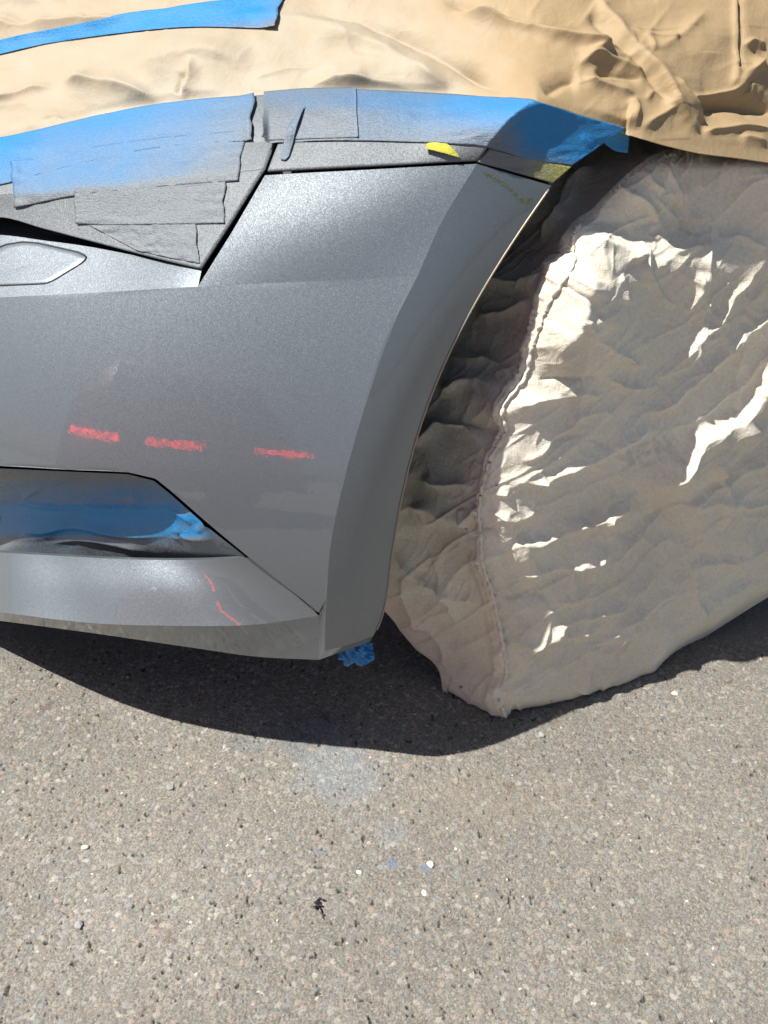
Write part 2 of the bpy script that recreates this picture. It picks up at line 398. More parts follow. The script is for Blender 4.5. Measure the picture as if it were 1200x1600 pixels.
# smooth the bumper face to one polynomial sheet and put the crease exactly on it
gX, gZ = np.meshgrid(np.linspace(-0.80, 0.12, 60), np.linspace(0.12, 0.74, 40)); ok = (gX < lin(gZ, cz, cx_)+0.02)
PW = [(i, j) for i in range(5) for j in range(4) if i+j < 6]
def _bas(X, Z): return np.stack([X**i*Z**j for i, j in PW], -1)
CO = np.linalg.lstsq(_bas(gX[ok], gZ[ok]), (Fm(gX, gZ)+0.085*(gZ-0.25)+1.25*np.maximum(0.41-gZ, 0)**2)[ok], rcond=None)[0]
F_old = Fm
def Fm(X, Z):
    Xc_ = np.clip(X, -0.82, 0.20); Zc_ = np.clip(Z, 0.0, 0.85)
    return (_bas(Xc_, Zc_)*CO).sum(-1) + 0.8*np.maximum(-0.82-X, 0)
crease = hit(*np.array(CREASE, float).T, Fm)
def H(pts, F=None):
    F = F or Fm; return hit(*np.array(pts, float).T, F)
car = thing('car', 'grey metallic car with its front corner masked up for respraying', 'car', (float(G0[0]), float(G0[1]), 0))
TH = 0.0025
# feature line across the bumper
FEAT = [(-270,478),(-150,474),(0,465),(160,457),(310,448),(480,440),(652,432)]
feat = H(FEAT); featL = H(FEAT[:5]); featR = feat[4:]; feat[-1] = crease[2]; featR[-1] = crease[2]
FD_ = resample(feat, 400); kx = int(np.argmin(np.linalg.norm(FD_-H([(310,448)])[0], axis=1))); featL = FD_[:kx+1]; featR = FD_[kx:]
CD = resample(crease, 500); kk = [int(np.argmin(np.linalg.norm(CD-crease[i], axis=1))) for i in range(len(crease))]; C1, C2, C3 = CD[:kk[2]+1], CD[kk[2]:kk[7]+1], CD[kk[7]:]
# upper face: leans back more than the crease line, bulged slightly
zf = lambda X: np.interp(X, feat[:, 0], feat[:, 2])
def Fu(X, Z):
    d = np.maximum(lin(Z, cz, cx_)-X, 0); return Fm(X, Z) + 0.06*sstep(0, 0.20, d)*np.maximum(Z-zf(X), 0)
topA = H([(414,274),(480,270),(560,266),(650,261),(745,257)], Fu); topA[-1] = crease[0]
A = coons(topA, featR, [topA[0]]+list(H([(364,360)], Fu))+[featR[0]], C1, 140, 40, (1, 0, 0, 0))
tmp = np.linspace(0, 1, 40)[:, None]*np.ones((1, 140)); sx_ = np.linspace(0, 1, 140)[None]*np.ones((40, 1))
A = A + gnormals(A)*(0.006*np.sin(np.pi*tmp)*np.sin(np.pi*sx_))[..., None]*0.6
INT = [(-270,735),(-150,724),(0,728),(110,734),(200,738),(243,748),(268,768),(330,822),(388,870),(445,915),(498,957)]
mb = H(INT+[(510,937)]); mb = np.vstack([H(INT), crease[7][None]])
M_left = H([(-270,478),(-270,560),(-270,650),(-270,735)])
uvl = lambda Q: np.stack(project(np.asarray(Q)), -1)
M = coons(FD_, mb, M_left, C2, 300, 70, (0, 0, 1, 0))
um, vm = project(M); M2 = hit(um, vm, Fm); M[1:-1, 1:-1] = M2[1:-1, 1:-1]; M[:, 0] = M2[:, 0]
# merge: side crease is a hard edge, so the band is its own grid inside the same bumper mesh
bt = np.array([crease[0], (crease[0]+lip[0])/2 + SIDE*0.001, lip[0]])
LB = np.vstack([resample(C1, 40, False), resample(C2, 70, False)[1:], resample(C3, 12, False)[1:]]); RB = resample(lip, len(LB))
sB = np.linspace(0, 1, 14)[None, :, None]
B = LB[:, None]*(1-sB)+RB[:, None]*sB
B = B + (SIDE*0.006)[None, None]*np.sin(np.pi*sB)*np.sin(np.pi*np.linspace(0.1, 0.9, len(LB)))[:, None, None]
# lower lip of the bumper
LT = [(-270,835),(-150,852),(0,863),(100,869),(200,874),(300,875),(392,871)]
LBm = [(-270,935),(-150,948),(0,957),(150,974),(300,978),(400,976),(498,962)]
lipB = H(LBm); back = np.array([0.03, 0.06, 0.075, 0.08, 0.075, 0.065, 0.028])*0.75
lipT = H(LT); lipT = np.array([atY(u, v, Fm(*(lambda p: (p[0], p[2]))(lb))+bk) for (u, v), lb, bk in zip(LT, lipB, back)])
Lp = coons(lipT, lipB, [lipT[0], lipB[0]], [lipT[-1], H([(445,917)])[0]*[1,1,1]+[0,0.006,0], lipB[-1]], 90, 26)
# strip under the lip, turned to the ground
SB = [(-270,940),(-150,952),(0,970),(150,990),(300,1012),(400,1026),(498,1031)]
lowB = np.array([atY(u, v, lb[1]+0.022) for ((u, v), lb) in zip(SB, lipB)]); lowB[-1] = atY(498, 1031, lipB[-1][1]+0.012); lowB[-2] = atY(400, 1026, lipB[-2][1]+0.018)
S = coons(lipB, lowB, [lipB[0], lowB[0]], [lipB[-1], lowB[-1]], 90, 12)
# small panel between the strip's end and the band, and the chamfer under it
K = coons(np.array([lipB[-1], crease[7]]), np.array([lowB[-1], crease[8]]), [lipB[-1], lowB[-1]], C3, 6, 12, (1, 1, 0, 0))
ch0 = lowB[-1]; Ch = coons(np.array([crease[8], lip[-1]]), np.array([ch0, atY(578, 1003, lip[-1][1]+0.012)]), [crease[8], ch0], [lip[-1], atY(578, 1003, lip[-1][1]+0.012)], 12, 5)
# ledge under the headlamp
GT = [(-270,372),(-150,362),(0,367),(70,376),(130,384),(200,397),(260,410),(315,422)]
ledT = np.array([atY(u, v, Fm(*(lambda p: (p[0], p[2]))(H([(u, v)])[0]))+b) for (u, v), b in zip(GT, [0.026,0.030,0.032,0.031,0.029,0.025,0.018,0.007])])
Lg = coons(ledT, featL, [ledT[0], featL[0]], [ledT[-1], featL[-1]], 90, 30, (1, 0, 1, 1))
def join_grids(name, Ps, mat, parent, thick=TH):
    obs = [grid(name, P, mat) for P in Ps]; me0 = obs[0].data
    V = []; Fc = []; b = 0
    for o in obs:
        n = len(o.data.vertices); co = np.empty(n*3, np.float32); o.data.vertices.foreach_get('co', co); V.append(co.reshape(-1, 3))
        q = np.empty(len(o.data.loops), np.int32); o.data.loops.foreach_get('vertex_index', q); Fc.append(q.reshape(-1, 4)+b); b += n
    V = np.vstack(V); Fc = np.vstack(Fc); me = bpy.data.meshes.new(name)
    for o in obs: bpy.data.objects.remove(o)
    me.vertices.add(len(V)); me.vertices.foreach_set('co', V.reshape(-1)); me.loops.add(len(Fc)*4); me.polygons.add(len(Fc))
    me.loops.foreach_set('vertex_index', Fc.reshape(-1)); me.polygons.foreach_set('loop_start', (np.arange(len(Fc))*4).astype(np.int32))
    me.polygons.foreach_set('use_smooth', np.ones(len(Fc), bool)); me.update(calc_edges=True); me.materials.append(mat)
    o = bpy.data.objects.new(name, me); C.objects.link(o); o.parent = parent; o.location = -parent.location
    if thick: m = o.modifiers.new('thickness', 'SOLIDIFY'); m.thickness = thick; m.offset = -1
    return o
# the bumper's other half runs across the nose, out of the picture to the left
NOSE = np.array([-sA, cA, 0])
def sweep(edge, n=14, dist=1.25):
    e = resample(edge, 24); k = np.linspace(0, 1, n)**1.3*dist
    return e[:, None] + np.array([-0.74, 0.67, 0])*k[None, :, None]
def extend_left(P, n=8, dist=1.1):
    k = np.linspace(1, 0, n, endpoint=False)*dist
    return np.hstack([P[:, :1] + np.array([-0.74, 0.67, 0])[None, None]*k[None, :, None], P])
def pad_left(a, n=8): return np.hstack([np.repeat(a[:, :1], n, 1), a])
ext = [sweep(M_left), sweep([lipT[0], lipB[0]]), sweep([lipB[0], lowB[0]]), sweep([ledT[0], featL[0]])]
def rim(edge, d, depth=0.006, n=3):
    """free edge of a panel turned inward along direction d"""
    e = resample(edge, 120); return e[:, None]+np.asarray(d, float)[None, None]*np.linspace(0, depth, n)[None, :, None]
# rounded return of the arch edge
lipi = RB[:, None] + (np.array([0, 0.0, 0]) + (-SIDE*0.012+REAR*0.001))[None, None]*np.linspace(0, 1, 4)[None, :, None]
INW = [0.1, 0.85, -0.5]
bumper = join_grids('bumper', [A, M, Lg, rim(mb, [0.05, 0.95, 0.25])]+ext[:1]+ext[3:], PAINT, car, 0)
arch = join_grids('arch_flare', [B, lipi], PAINT, car, 0)
lower = join_grids('bumper_lip', [Lp, S, K, Ch, rim(lipT, [0, 0.9, -0.2])]+ext[1:3], PAINT, car, 0)
# pale brown highlight along the arch edge, put in as a coloured tube
V_, F_ = tube(RB[1:-2]+SIDE*0.0002, 0.0011, 6); mesh('highlight_bead', V_, F_, EDGE, car, True)
# washer flap in the ledge: outline groove plus slightly proud cover
FLAP = [(-60,421),(-30,398),(10,382),(35,378),(60,380),(122,394),(134,400),(136,404),(128,411),(84,438),(72,443),(55,444),(-20,447),(-60,447)]
gx, gy = None, None
def on_patch(P, pts, lift=0.0):
    """world points of patch P nearest to the image positions pts"""
    U, V = project(P); N = gnormals(P); out = []
    for u, v in pts:
        k = np.argmin((U-u)**2+(V-v)**2); p = P.reshape(-1, 3)[k]; n = N.reshape(-1, 3)[k]
        r = ray(u, v); t = ((p-CP)@n)/(r@n); out.append(CP+r*t+n*lift)
    return np.array(out)
fl = on_patch(Lg, resample(np.array(FLAP+[FLAP[0]], float), 90, False), 0.0)
V_, F_ = tube(fl, 0.0011, 6); gr = mesh('flap_gap', V_, F_, BLACK, car, True)
# dried yellow specks on the shaded band
g = np.random.default_rng(4); sc_l = on_patch(B, resample(np.array([(758,271),(775,281),(790,290),(805,303),(822,318),(834,312)], float), 90), 0.0004); V_ = []; F_ = []
for p in sc_l:
    c_ = p+np.array([g.normal()*0.0012, 0, g.normal()*0.0010]); a_ = g.uniform(0.0003, 0.0011); t_ = np.cross(SIDE, [0, 0, 1]); b_ = len(V_)
    for k_ in range(5): V_.append(c_+t_*a_*math.cos(k_*1.257)*g.uniform(.6, 1.3)+np.array([0, 0, 1])*a_*math.sin(k_*1.257)*g.uniform(.6, 1.3)-t_*0+SIDE*0.0006)
    F_.append(tuple(range(b_, b_+5)))
sp2 = mesh('yellow_specks', V_, F_, mat_simple('dried_yellow', (0.24, 0.25, 0.06), 0.6), car); sp2['kind'] = 'stuff'
ctr = np.array(FLAP, float).mean(0); ring_ = resample(np.array(FLAP+[FLAP[0]], float), 90, False)
fc = np.stack([on_patch(Lg, ctr+(ring_-ctr)*k_, 0.0003 if k_ < 0.975 else 0.0) for k_ in (0.01, 0.4, 0.8, 0.965, 0.98)])
grid('washer_cover', fc, PAINT, car)
# ------------------------------------------------------------------ headlamp area and fender, all under overspray
DIV = [(-270,345),(-150,330),(0,310),(100,303),(200,292),(300,280),(414,264)]
HB = [(-270,352),(-150,345),(0,340),(70,358),(165,383),(250,405),(314,420)]
HR = [(318,418),(365,342),(410,270)]
q0 = H([(0,340)])[0]; q0 = atY(0, 340, q0[1]+0.036); q1 = H([(316,419)], Fu)[0]+[0, 0.004, 0]; q2 = H([(410,270)], Fu)[0]+[0, 0.004, 0]
cf = np.linalg.solve(np.array([[q[0], q[2], 1] for q in (q0, q1, q2)]), np.array([q[1] for q in (q0, q1, q2)]))
Fh = lambda X, Z: cf[0]*X+cf[1]*Z+cf[2]+0.5*np.maximum(-0.40-X, 0)**2
hb = H(HB, Fh); hr = H(HR, Fh); hd = H(DIV, Fh)
Hl = coons(hd, hb, [hd[0], hb[0]], [hd[-1], hr[1], hb[-1]], 110, 50, (1, 1, 0, 0))
Hl = Hl + gnormals(Hl)*(0.006*np.sin(np.pi*np.linspace(0, 1, 110))[None]*np.linspace(1, 0.2, 50)[:, None])[..., None]
UT = [(-270,262),(-150,245),(0,215),(90,196),(200,171),(300,158),(436,146)]
hdu = Hl[0]; hdy = np.interp([q[0] for q in UT], project(hdu)[0], hdu[:, 1])
ut = np.array([atY(u, v, y) for (u, v), y in zip(UT, hdy+np.array([0.075, 0.075, 0.08, 0.088, 0.092, 0.092, 0.088]))])
Hu = coons(ut, hdu, [ut[0], hdu[0]], [ut[-1], atY(437, 228, hdu[-1][1]+0.035), hdu[-1]], 110, 44, (1, 0, 0, 0))
Hu = Hu + gnormals(Hu)*(0.008*np.sin(np.pi*np.linspace(0, 1, 44))[:, None]*np.ones((1, 110)))[..., None]
headlight = join_grids('headlight', [extend_left(Hl), extend_left(Hu)], OVER, car)
# fender
FB = [(418,267),(480,264),(560,260),(650,256),(744,252)]
fb = np.array([t+np.array([0, 0.0005, 0.0])+ (atY(u, v, t[1])-t) for (u, v), t in zip(FB, topA)])
FT = [(436,146),(560,140),(700,146),(780,153),(838,158)]
ft = np.array([atY(u, v, y) for (u, v), y in zip(FT, fb[:, 1]+np.array([0.09, 0.082, 0.070, 0.066, 0.062]))]); ft[0] = ut[-1]; cu = hit(np.array([792., 838.]), np.array([204., 158.]), side(0.034, 0.12)); dcu = fb[-1][1]-hit(744., 252., side(0.034, 0.12))[1]; ft[-1] = atY(838, 158, cu[1][1]+dcu*0.3); ft[-2] = atY(780, 153, (ft[-3][1]*0.4+ft[-1][1]*0.6)); CM = atY(792, 204, cu[0][1]+dcu*0.6)
Fa = coons(ft, fb, [ft[0], atY(441,230,fb[0][1]+0.03), fb[0]], [ft[-1], CM, fb[-1]], 90, 40, (1, 1, 0, 1))
Fa = Fa + gnormals(Fa)*(0.010*np.sin(np.pi*np.linspace(0, 1, 40))[:, None]*np.ones((1, 90)))[..., None]
FL2 = [(978,200),(930,227),(897,255),(864,286)]
fl2 = H(FL2, side(0.008, 0.08)); fe = atY(979, 199, fl2[0][1])
shT = np.array([ft[-1], atY(880, 172, ft[-1][1]*0.7+fl2[0][1]*0.3), atY(930, 186, ft[-1][1]*0.34+fl2[0][1]*0.66), fl2[0]])
shL = resample(np.array([ft[-1], CM, fb[-1]]), 40)
shB = np.array([fb[-1], atY(804, 269, (fb[-1][1]+fl2[-1][1])/2), fl2[-1]])
Fs = coons(shT, shB, shL, fl2, 50, 40)
fender = join_grids('fender', [Fa, Fs], OVER, car)
FsR = resample(fl2, 60); rt = FsR[:, None] + (-SIDE*0.014+REAR*0.001)[None, None]*np.linspace(0, 1, 4)[None, :, None]
# inner structure: dark shells behind the gaps, floor, arch liner
inn = [g + np.array([0.004, 0.028, -0.004]) for g in (A, Lg, Hl, Hu, Fa, Fs)] + [M + np.array([0.0, 0.035, 0])]
backing = join_grids('inner_panel', [g[::2, ::2] for g in inn], BLACK, car, 0)
bx_, bz_ = np.meshgrid(np.linspace(-0.47, -0.09, 24), np.linspace(0.26, 0.62, 14))
bay = np.stack([bx_, Fm(bx_, np.minimum(bz_, 0.6))+0.10, bz_], -1); grid('crash_beam_panel', bay, BLACK, car, thick=0.004)
bw = np.array([[(x, 1.125-0.1*(x+0.6)*0, z) for x in np.linspace(-0.45, -0.01, 8)] for z in np.linspace(0.3, 0.66, 6)], float); grid('front_panel', bw, BLACK, car, thick=0.004)
# recessed panel behind the lower intake
IT = [(-270,738),(-150,728),(0,732),(110,737),(200,741),(240,751),(265,771),(326,825),(386,872)]
IB = [(-270,838),(-150,850),(0,861),(100,867),(150,870),(200,872),(280,873),(340,873),(388,873)]
it = np.array([atY(u, v, Fm(*(lambda p: (p[0], p[2]))(H([(u, v)])[0]))+0.014+0.036*min(1, max(0, (330-u)/120))) for u, v in IT])
lt9 = resample(lipT, 9)
ibo = np.array([0.03,0.03,0.03,0.03,0.03,0.028,0.02,0.014,0.010])
ib = np.array([atY(u, v, np.interp(u, [q[0] for q in LT], lipT[:, 1])+b) for (u, v), b in zip(IB, ibo)])
# floor plate
pl = np.vstack([lowB + [0, 0.01, 0.004], lip[-1]+[0, 0.01, 0.0]])
bk = pl + NOSE*0.9 + REAR*0.0
rear = np.linspace(0, 1, 5)[:, None, None]; FLR = (pl[None]*(1-rear) + bk[None]*rear); FLR[..., 2] = np.minimum(FLR[..., 2], 0.26)
plate = grid('underbody', FLR, BLACK, car, toward=(0, 0.9, 0), thick=0.01)
# wheel arch liner: a barrel behind the arch opening
wc = G0 + REAR*0.10; wc[2] = 0.335
arcp = np.vstack([RB[::-1][2:], FsR[::-1][2:]])                      # front half of the arch, bottom to top
sc0 = (arcp[-1]-G0)@REAR; mir = []
for p in arcp[::-1]: mir.append(p + REAR*(2*(sc0+0.04-((p-G0)@REAR))))
arcp = resample(np.vstack([arcp, mir]), 110)
Lr = arcp[:, None] - SIDE*np.array([0.006, 0.03, 0.12, 0.24, 0.40])[None, :, None]
liner = grid('wheel_arch_liner', Lr, BLACK, car, toward=wc)
bulk = np.array([[wc - SIDE*0.42 + REAR*a + np.array([0, 0, z]) for a in np.linspace(-0.30, 1.6, 6)] for z in (-0.17, 0.1, 0.32)]); grid('inner_wing', bulk, BLACK, car, thick=0.01)

dz_ = np.linspace(0.20, 0.90, 16); ds_d = np.linspace(0, 1, 12)
door = np.array([[[*(G0 + REAR*((0.80 if z < 0.62 else 0.80-(z-0.62)*0.2)*(1-a)+2.4*a) - SIDE*(0.02+0.05*max(z-0.5, 0)-0.012*math.sin(math.pi*(z-0.2)/0.7)))[:2], z] for a in ds_d] for z in dz_])
grid('door_panel', door, PAINT, car, thick=0.003)
# tyre and rim stand inside the sheet
wheel = mesh('wheel', *(lambda rr: (rr[0], rr[1]))(merge([])), RUBBER, car) if False else None
def ring(center, axis, prof, n=64):
    e1 = np.cross(np.array([0, 0, 1.0]), axis); e2 = np.array([0, 0, 1.0]); V = []; Fc = []; k = len(prof)
    for i in range(n):
        a = 2*math.pi*i/n
        for d, r in prof: V.append(center + axis*d + r*(math.cos(a)*e1+math.sin(a)*e2))
    for i in range(n):
        for j in range(k-1): Fc.append((i*k+j, i*k+j+1, ((i+1) % n)*k+j+1, ((i+1) % n)*k+j))
    return V, Fc
wcc = G0 + REAR*0.26 - SIDE*0.21; wcc[2] = 0.29
ty = mesh('wheel', *ring(wcc, SIDE, [(-0.09,0.21),(-0.095,0.235),(-0.09,0.275),(-0.07,0.285),(0.07,0.285),(0.09,0.275),(0.095,0.235),(0.09,0.21)]), RUBBER, car, True)
RIMM = mat_simple('alloy', (0.35, 0.36, 0.38), 0.3, metal=0.9)
rim = mesh('rim', *ring(wcc, SIDE, [(0.09,0.212),(0.075,0.205),(0.07,0.18),(0.06,0.06),(0.07,0.0)]), RIMM, None, True); rim.parent = ty

# ------------------------------------------------------------------ tape pieces
def tape_patch(name, base, poly_top, poly_bot, spray, label, mat=None, lift=0.0007, nu=90, nv=30, curl=None, jag=(0, 0), yellow=None, group=None, thick=0.0002, jb=0.0, crease_fn=None):
    """strip of tape lying on body patch(es) 'base'; outlines in the photo's pixels, laid on the surface"""
    T = resample(np.array(poly_top, float), nu); Bt = resample(np.array(poly_bot, float), nu)
    t = np.linspace(0, 1, nv)[:, None, None]; UV = T[None]*(1-t)+Bt[None]*t
    U = UV[..., 0].copy(); V = UV[..., 1]
    s = np.linspace(0, 1, nu)[None, :]; tt = t[..., 0]
    jl = fbm(tt*9+3, tt*0+len(label), 4, 3)
    U += 0.45*jag[0]*jl*(1-sstep(0, 0.05, s)) + 0.45*jag[1]*fbm(tt*6+31, tt*0+5, 5, 9)*sstep(0.95, 1, s)
    # lay on base
    bu = []; bp = []; bn = []
    for P in base:
        a, b = project(P); bu.append(np.stack([a.ravel(), b.ravel()], -1)); bp.append(P.reshape(-1, 3)); bn.append(gnormals(P).reshape(-1, 3))
    bu = np.vstack(bu); bp = np.vstack(bp); bn = np.vstack(bn)
    q = np.stack([U.ravel(), V.ravel()], -1); idx = np.empty(len(q), int)
    for i in range(0, len(q), 400):
        d = ((q[i:i+400, None]-bu[None])**2).sum(-1); idx[i:i+400] = d.argmin(1)
    p = bp[idx]; n = bn[idx]; r = ray(q[:, 0], q[:, 1]); tt_ = ((p-CP)*n).sum(-1)/(r*n).sum(-1)
    W = CP+r*tt_[:, None]
    lf = np.full(U.shape, lift) + 0.00025*fbm(U/60, V/25, 3, 21)
    if curl is not None: lf = lf + curl(U, V, s, tt)
    if crease_fn is not None: lf = lf + crease_fn(U, V)
    lf = lf + 0.0016*(0.3-np.abs(fbm(U/60+V/30, V/16, 3, 77)))*sstep(-0.2, 0.5, vn(U/50, V/35, 31))*0.8+0.0006
    W = (W + n*lf.ravel()[:, None]).reshape(U.shape+(3,))
    W = smooth_grid(W, 2)
    at = {'spray': spray(U, V)}
    if yellow is not None: at['yellow'] = yellow(U, V)
    o = grid(name, W, mat or TAPE, attrs=at, thick=thick)
    tag(o, label, 'tape', group); return o
def smooth_grid(W, n=1):
    for _ in range(n):
        a = W.copy(); a[1:-1] = 0.25*W[:-2]+0.5*W[1:-1]+0.25*W[2:]; b = a.copy(); b[:, 1:-1] = 0.25*a[:, :-2]+0.5*a[:, 1:-1]+0.25*a[:, 2:]; W = b
    return W
GT_ = 'blue masking tape strips along the masked edge'
HEAD = [Hu, Hl]
# spray amount on the headlamp masking: little at the far left top, heavy toward the bottom and right
def sprL(U, V):
    k = np.interp(V - (218-0.16*U), [0, 30, 70, 110, 170], [0.22, 0.46, 0.52, 0.70, 1.0])
    return np.clip(k + 0.40*sstep(180, 430, U) - 0.30*(1-sstep(0, 90, U))*(1-sstep(240, 300, V)) + 0.25*sstep(295, 340, V), 0, 1)
tape_patch('masking_tape', HEAD, [(-270,258),(-150,243),(0,217),(90,197),(200,172),(300,158),(398,150)], [(-270,322),(-150,312),(0,290),(90,266),(200,240),(300,226),(393,222)], sprL,
    'long light blue tape strip along the brown paper edge above the masked headlamp', jag=(0, 10), group=GT_, lift=0.0010,
    curl=lambda U, V, s, t: 0.0025*sstep(0.975, 1, s) + 0.004*np.exp(-((U-25)/40)**2-((V-238)/14)**2))
tape_patch('masking_tape', HEAD, [(22,258),(120,236),(250,216),(384,205)], [(24,326),(120,306),(250,293),(372,283)], lambda U, V: sprL(U, V)+0.7*sstep(282, 318, V+0.10*(U-150)),
    'wide crinkled blue tape strip in the middle of the masked headlamp with a lifted corner', jag=(3, 6), group=GT_, lift=0.0010,
    curl=lambda U, V, s, t: 0.007*(1-sstep(0, 0.10, s))*sstep(0.2, 0.9, 1-t)*np.abs(np.sin(3*s*40)*0.3+0.7) + 0.0015*fbm(U/14, V/14, 2, 4)*(1-sstep(0, 0.2, s)))
tape_patch('masking_tape', HEAD, [(118,296),(220,290),(352,280)], [(120,351),(220,352),(350,349)], lambda U, V: np.clip(sprL(U, V)+0.5, 0, 1.3),
    'grey overspray covered tape strip low on the headlamp with a ragged right end', jag=(4, 8), group=GT_, lift=0.0010,
    curl=lambda U, V, s, t: 0.0018*(1-sstep(0, 0.08, s))*np.abs(np.sin(t*22)))
tape_patch('masking_tape', HEAD, [(140,352),(220,352),(306,350)], [(215,392),(260,402),(312,412)], lambda U, V: 1.3+0*U,
    'small rough overspray coated tape piece at the lower tip of the headlamp', jag=(2, 4), group=GT_, lift=0.0007, nu=60,
    curl=lambda U, V, s, t: 0.0006*fbm(U/6+V/30, V/5, 3, 14))
FD = [Fa, Fs]
def sprR(U, V):
    d = V-(146+0.03*(U-400)); k = np.interp(d, [-10, 12, 34, 60, 85], [0.68, 0.55, 0.82, 0.86, 0.95])
    k = k - 0.45*sstep(560, 800, U)*(1-sstep(30, 60, d)) + 0.10*(1-sstep(480, 560, U))
    return np.clip(k, 0, 0.97)
def sprSh(U, V):
    d, s_, _ = pdist(U, V, [(733,205),(800,212),(900,262)]); s_ = (V-(205+0.32*(U-733)))
    k = sstep(-25, 35, s_)*0.9*(1-sstep(880, 960, U)*0.5) ; k = np.maximum(k, 0.85*sstep(0, 60, 840-U)*sstep(170, 225, V)); return np.clip(k, 0.04, 0.95)
tape_patch('masking_tape', FD, [(414,150),(480,143),(556,141),(640,146),(740,152),(836,158),(900,178),(977,200)], [(414,226),(480,222),(560,221),(640,223),(700,225),(764,230),(830,250),(893,258)],
    lambda U, V: np.where(U > 838-0.98*(V-158), sprSh(U, V), sprR(U, V)), 'blue tape running along the fender edge over the wheel arch into the shade', nu=200, nv=40, group=GT_, jag=(4, 0), lift=0.0009,
    curl=lambda U, V, s, t: 0.005*(1-sstep(0, 0.012, s))*sstep(0.3, 0.9, t) + fold(U, V, [(905,210),(925,232)], 0.002, 6, wob=0))
tape_patch('masking_tape', FD, [(412,146),(480,141),(556,139)], [(413,222),(480,219),(560,217)], lambda U, V: np.clip(sprR(U, V)+0.08, 0, 1),
    'short second layer of blue tape with a lifted dark left end above the panel gap', nu=90, nv=30, group=GT_, jag=(5, 2), lift=0.0015,
    curl=lambda U, V, s, t: 0.006*(1-sstep(0, 0.06, s))*sstep(0.25, 0.9, t)+0.001*sstep(0.985, 1, s))
tape_patch('masking_tape', [Fs], [(764,233),(820,246),(892,261)], [(746,253),(800,268),(863,286)], lambda U, V: np.clip(1.15-0.72*sstep(790, 880, U), 0, 1.2), 
    'yellow tape strip fading into grey overspray below the blue tape at the wheel arch', nu=60, nv=14, group=None, lift=0.0006, yellow=lambda U, V: 1+0*U)
tape_patch('masking_tape', [Fa], [(667,225),(685,222),(702,227),(718,243)], [(666,236),(685,239),(702,242),(719,245)], lambda U, V: 0.05+0.3*sstep(700, 718, U),
    'tiny bright yellow tape tab with a curled edge just above the bumper gap', nu=24, nv=10, lift=0.0009, yellow=lambda U, V: 1+0*U,
    curl=lambda U, V, s, t: 0.004*sstep(0.3, 1, t)*(1-s*0.5))
# a clear folded tag hanging over the gap
tape_patch('masking_tape', FD, [(455,195),(466,182),(478,170)], [(438,250),(446,252),(452,246)], lambda U, V: 0.9+0*U, 'narrow twisted grey tape end hanging over the corner of the panel gap', nu=10, nv=30, lift=0.003,
    curl=lambda U, V, s, t: 0.002*np.sin(t*5))
# folded-over flap at the arch
fp = np.array([fl2[0], atY(983, 203, fl2[0][1]+0.012), atY(981, 239, fl2[0][1]+0.016)])
a_ = atY(943, 221, hit(943, 221, side(0.008, 0.08))[1]+0.006); flp = coons(np.array([a_, fl2[0]]), np.array([atY(946, 226, a_[1]+0.004), atY(962, 236, a_[1]+0.012), atY(981, 239, a_[1]+0.020)]), [a_, atY(946, 226, a_[1]+0.004)], [fl2[0], atY(983, 215, a_[1]+0.018), atY(981, 239, a_[1]+0.020)], 16, 16)
tag(grid('masking_tape', flp, TAPE, attrs={'spray': np.full(flp.shape[:2], 0.03)}, thick=0.0003), 'blue tape end folded under the fender edge above the covered wheel', 'tape')

# blue film and tape in the lower intake
INTK = coons(it, ib, [it[0], ib[0]], [it[-1], ib[-1]], 200, 60, (0, 1, 0, 0))
Ui, Vi = project(INTK); Ni = gnormals(INTK)
dp = np.zeros(Ui.shape)
for pts, a, w1, w2 in [([(-60,800),(0,777),(60,789),(150,793),(262,795),(285,801)], 0.0030, 5, 9), ([(0,826),(60,832),(110,822),(190,835),(270,838)], 0.0045, 9, 5),
                       ([(70,851),(110,843),(160,846),(240,864)], 0.004, 7, 4), ([(277,834),(300,842),(335,842)], 0.004, 5, 4), ([(276,838),(277,826),(274,850)], 0.003, 3, 3),
                       ([(33,783),(48,771),(66,762)], 0.0028, 4, 4), ([(92,790),(105,781),(117,778)], 0.002, 4, 4), ([(207,800),(209,785),(214,770)], 0.0022, 3, 3),
                       ([(303,833),(318,823),(327,817)], 0.003, 4, 3), ([(256,796),(283,805),(302,823)], 0.0025, 5, 4), ([(0,845),(90,838)], 0.002, 8, 6)]:
    dp += fold(Ui, Vi, pts, a*1.1, w1, w2, wob=0.6)
dp += 0.0007*fbm(Ui/90, Vi/20, 2, 61)*sstep(0, 14, Vi-np.interp(Ui, [q[0] for q in IT], [q[1] for q in IT]))
tI = (Vi-740)/(870-740)
spI = np.interp(Vi + 0.08*(140-Ui)*0, [735, 748, 752, 770, 786, 789, 815, 834, 840, 870], [1.1, 1.1, 0.75, 0.55, 0.45, 0.02, 0.0, 0.12, 0.85, 1.1])
spI = np.clip(spI + 0.5*sstep(262, 300, Ui)*sstep(-0.2, 0.5, vn(Ui/18, Vi/9, 3)) + 0.6*sstep(325, 350, Ui) + 0.15*fbm(Ui/50, Vi/9, 3, 65), 0, 1)
tag(grid('masking_film', extend_left(INTK + Ni*dp[..., None]), FILM, attrs={'spray': pad_left(spI)}), 'creased blue film and tape, grey at its edges, masking the lower intake of the bumper', 'masking film')
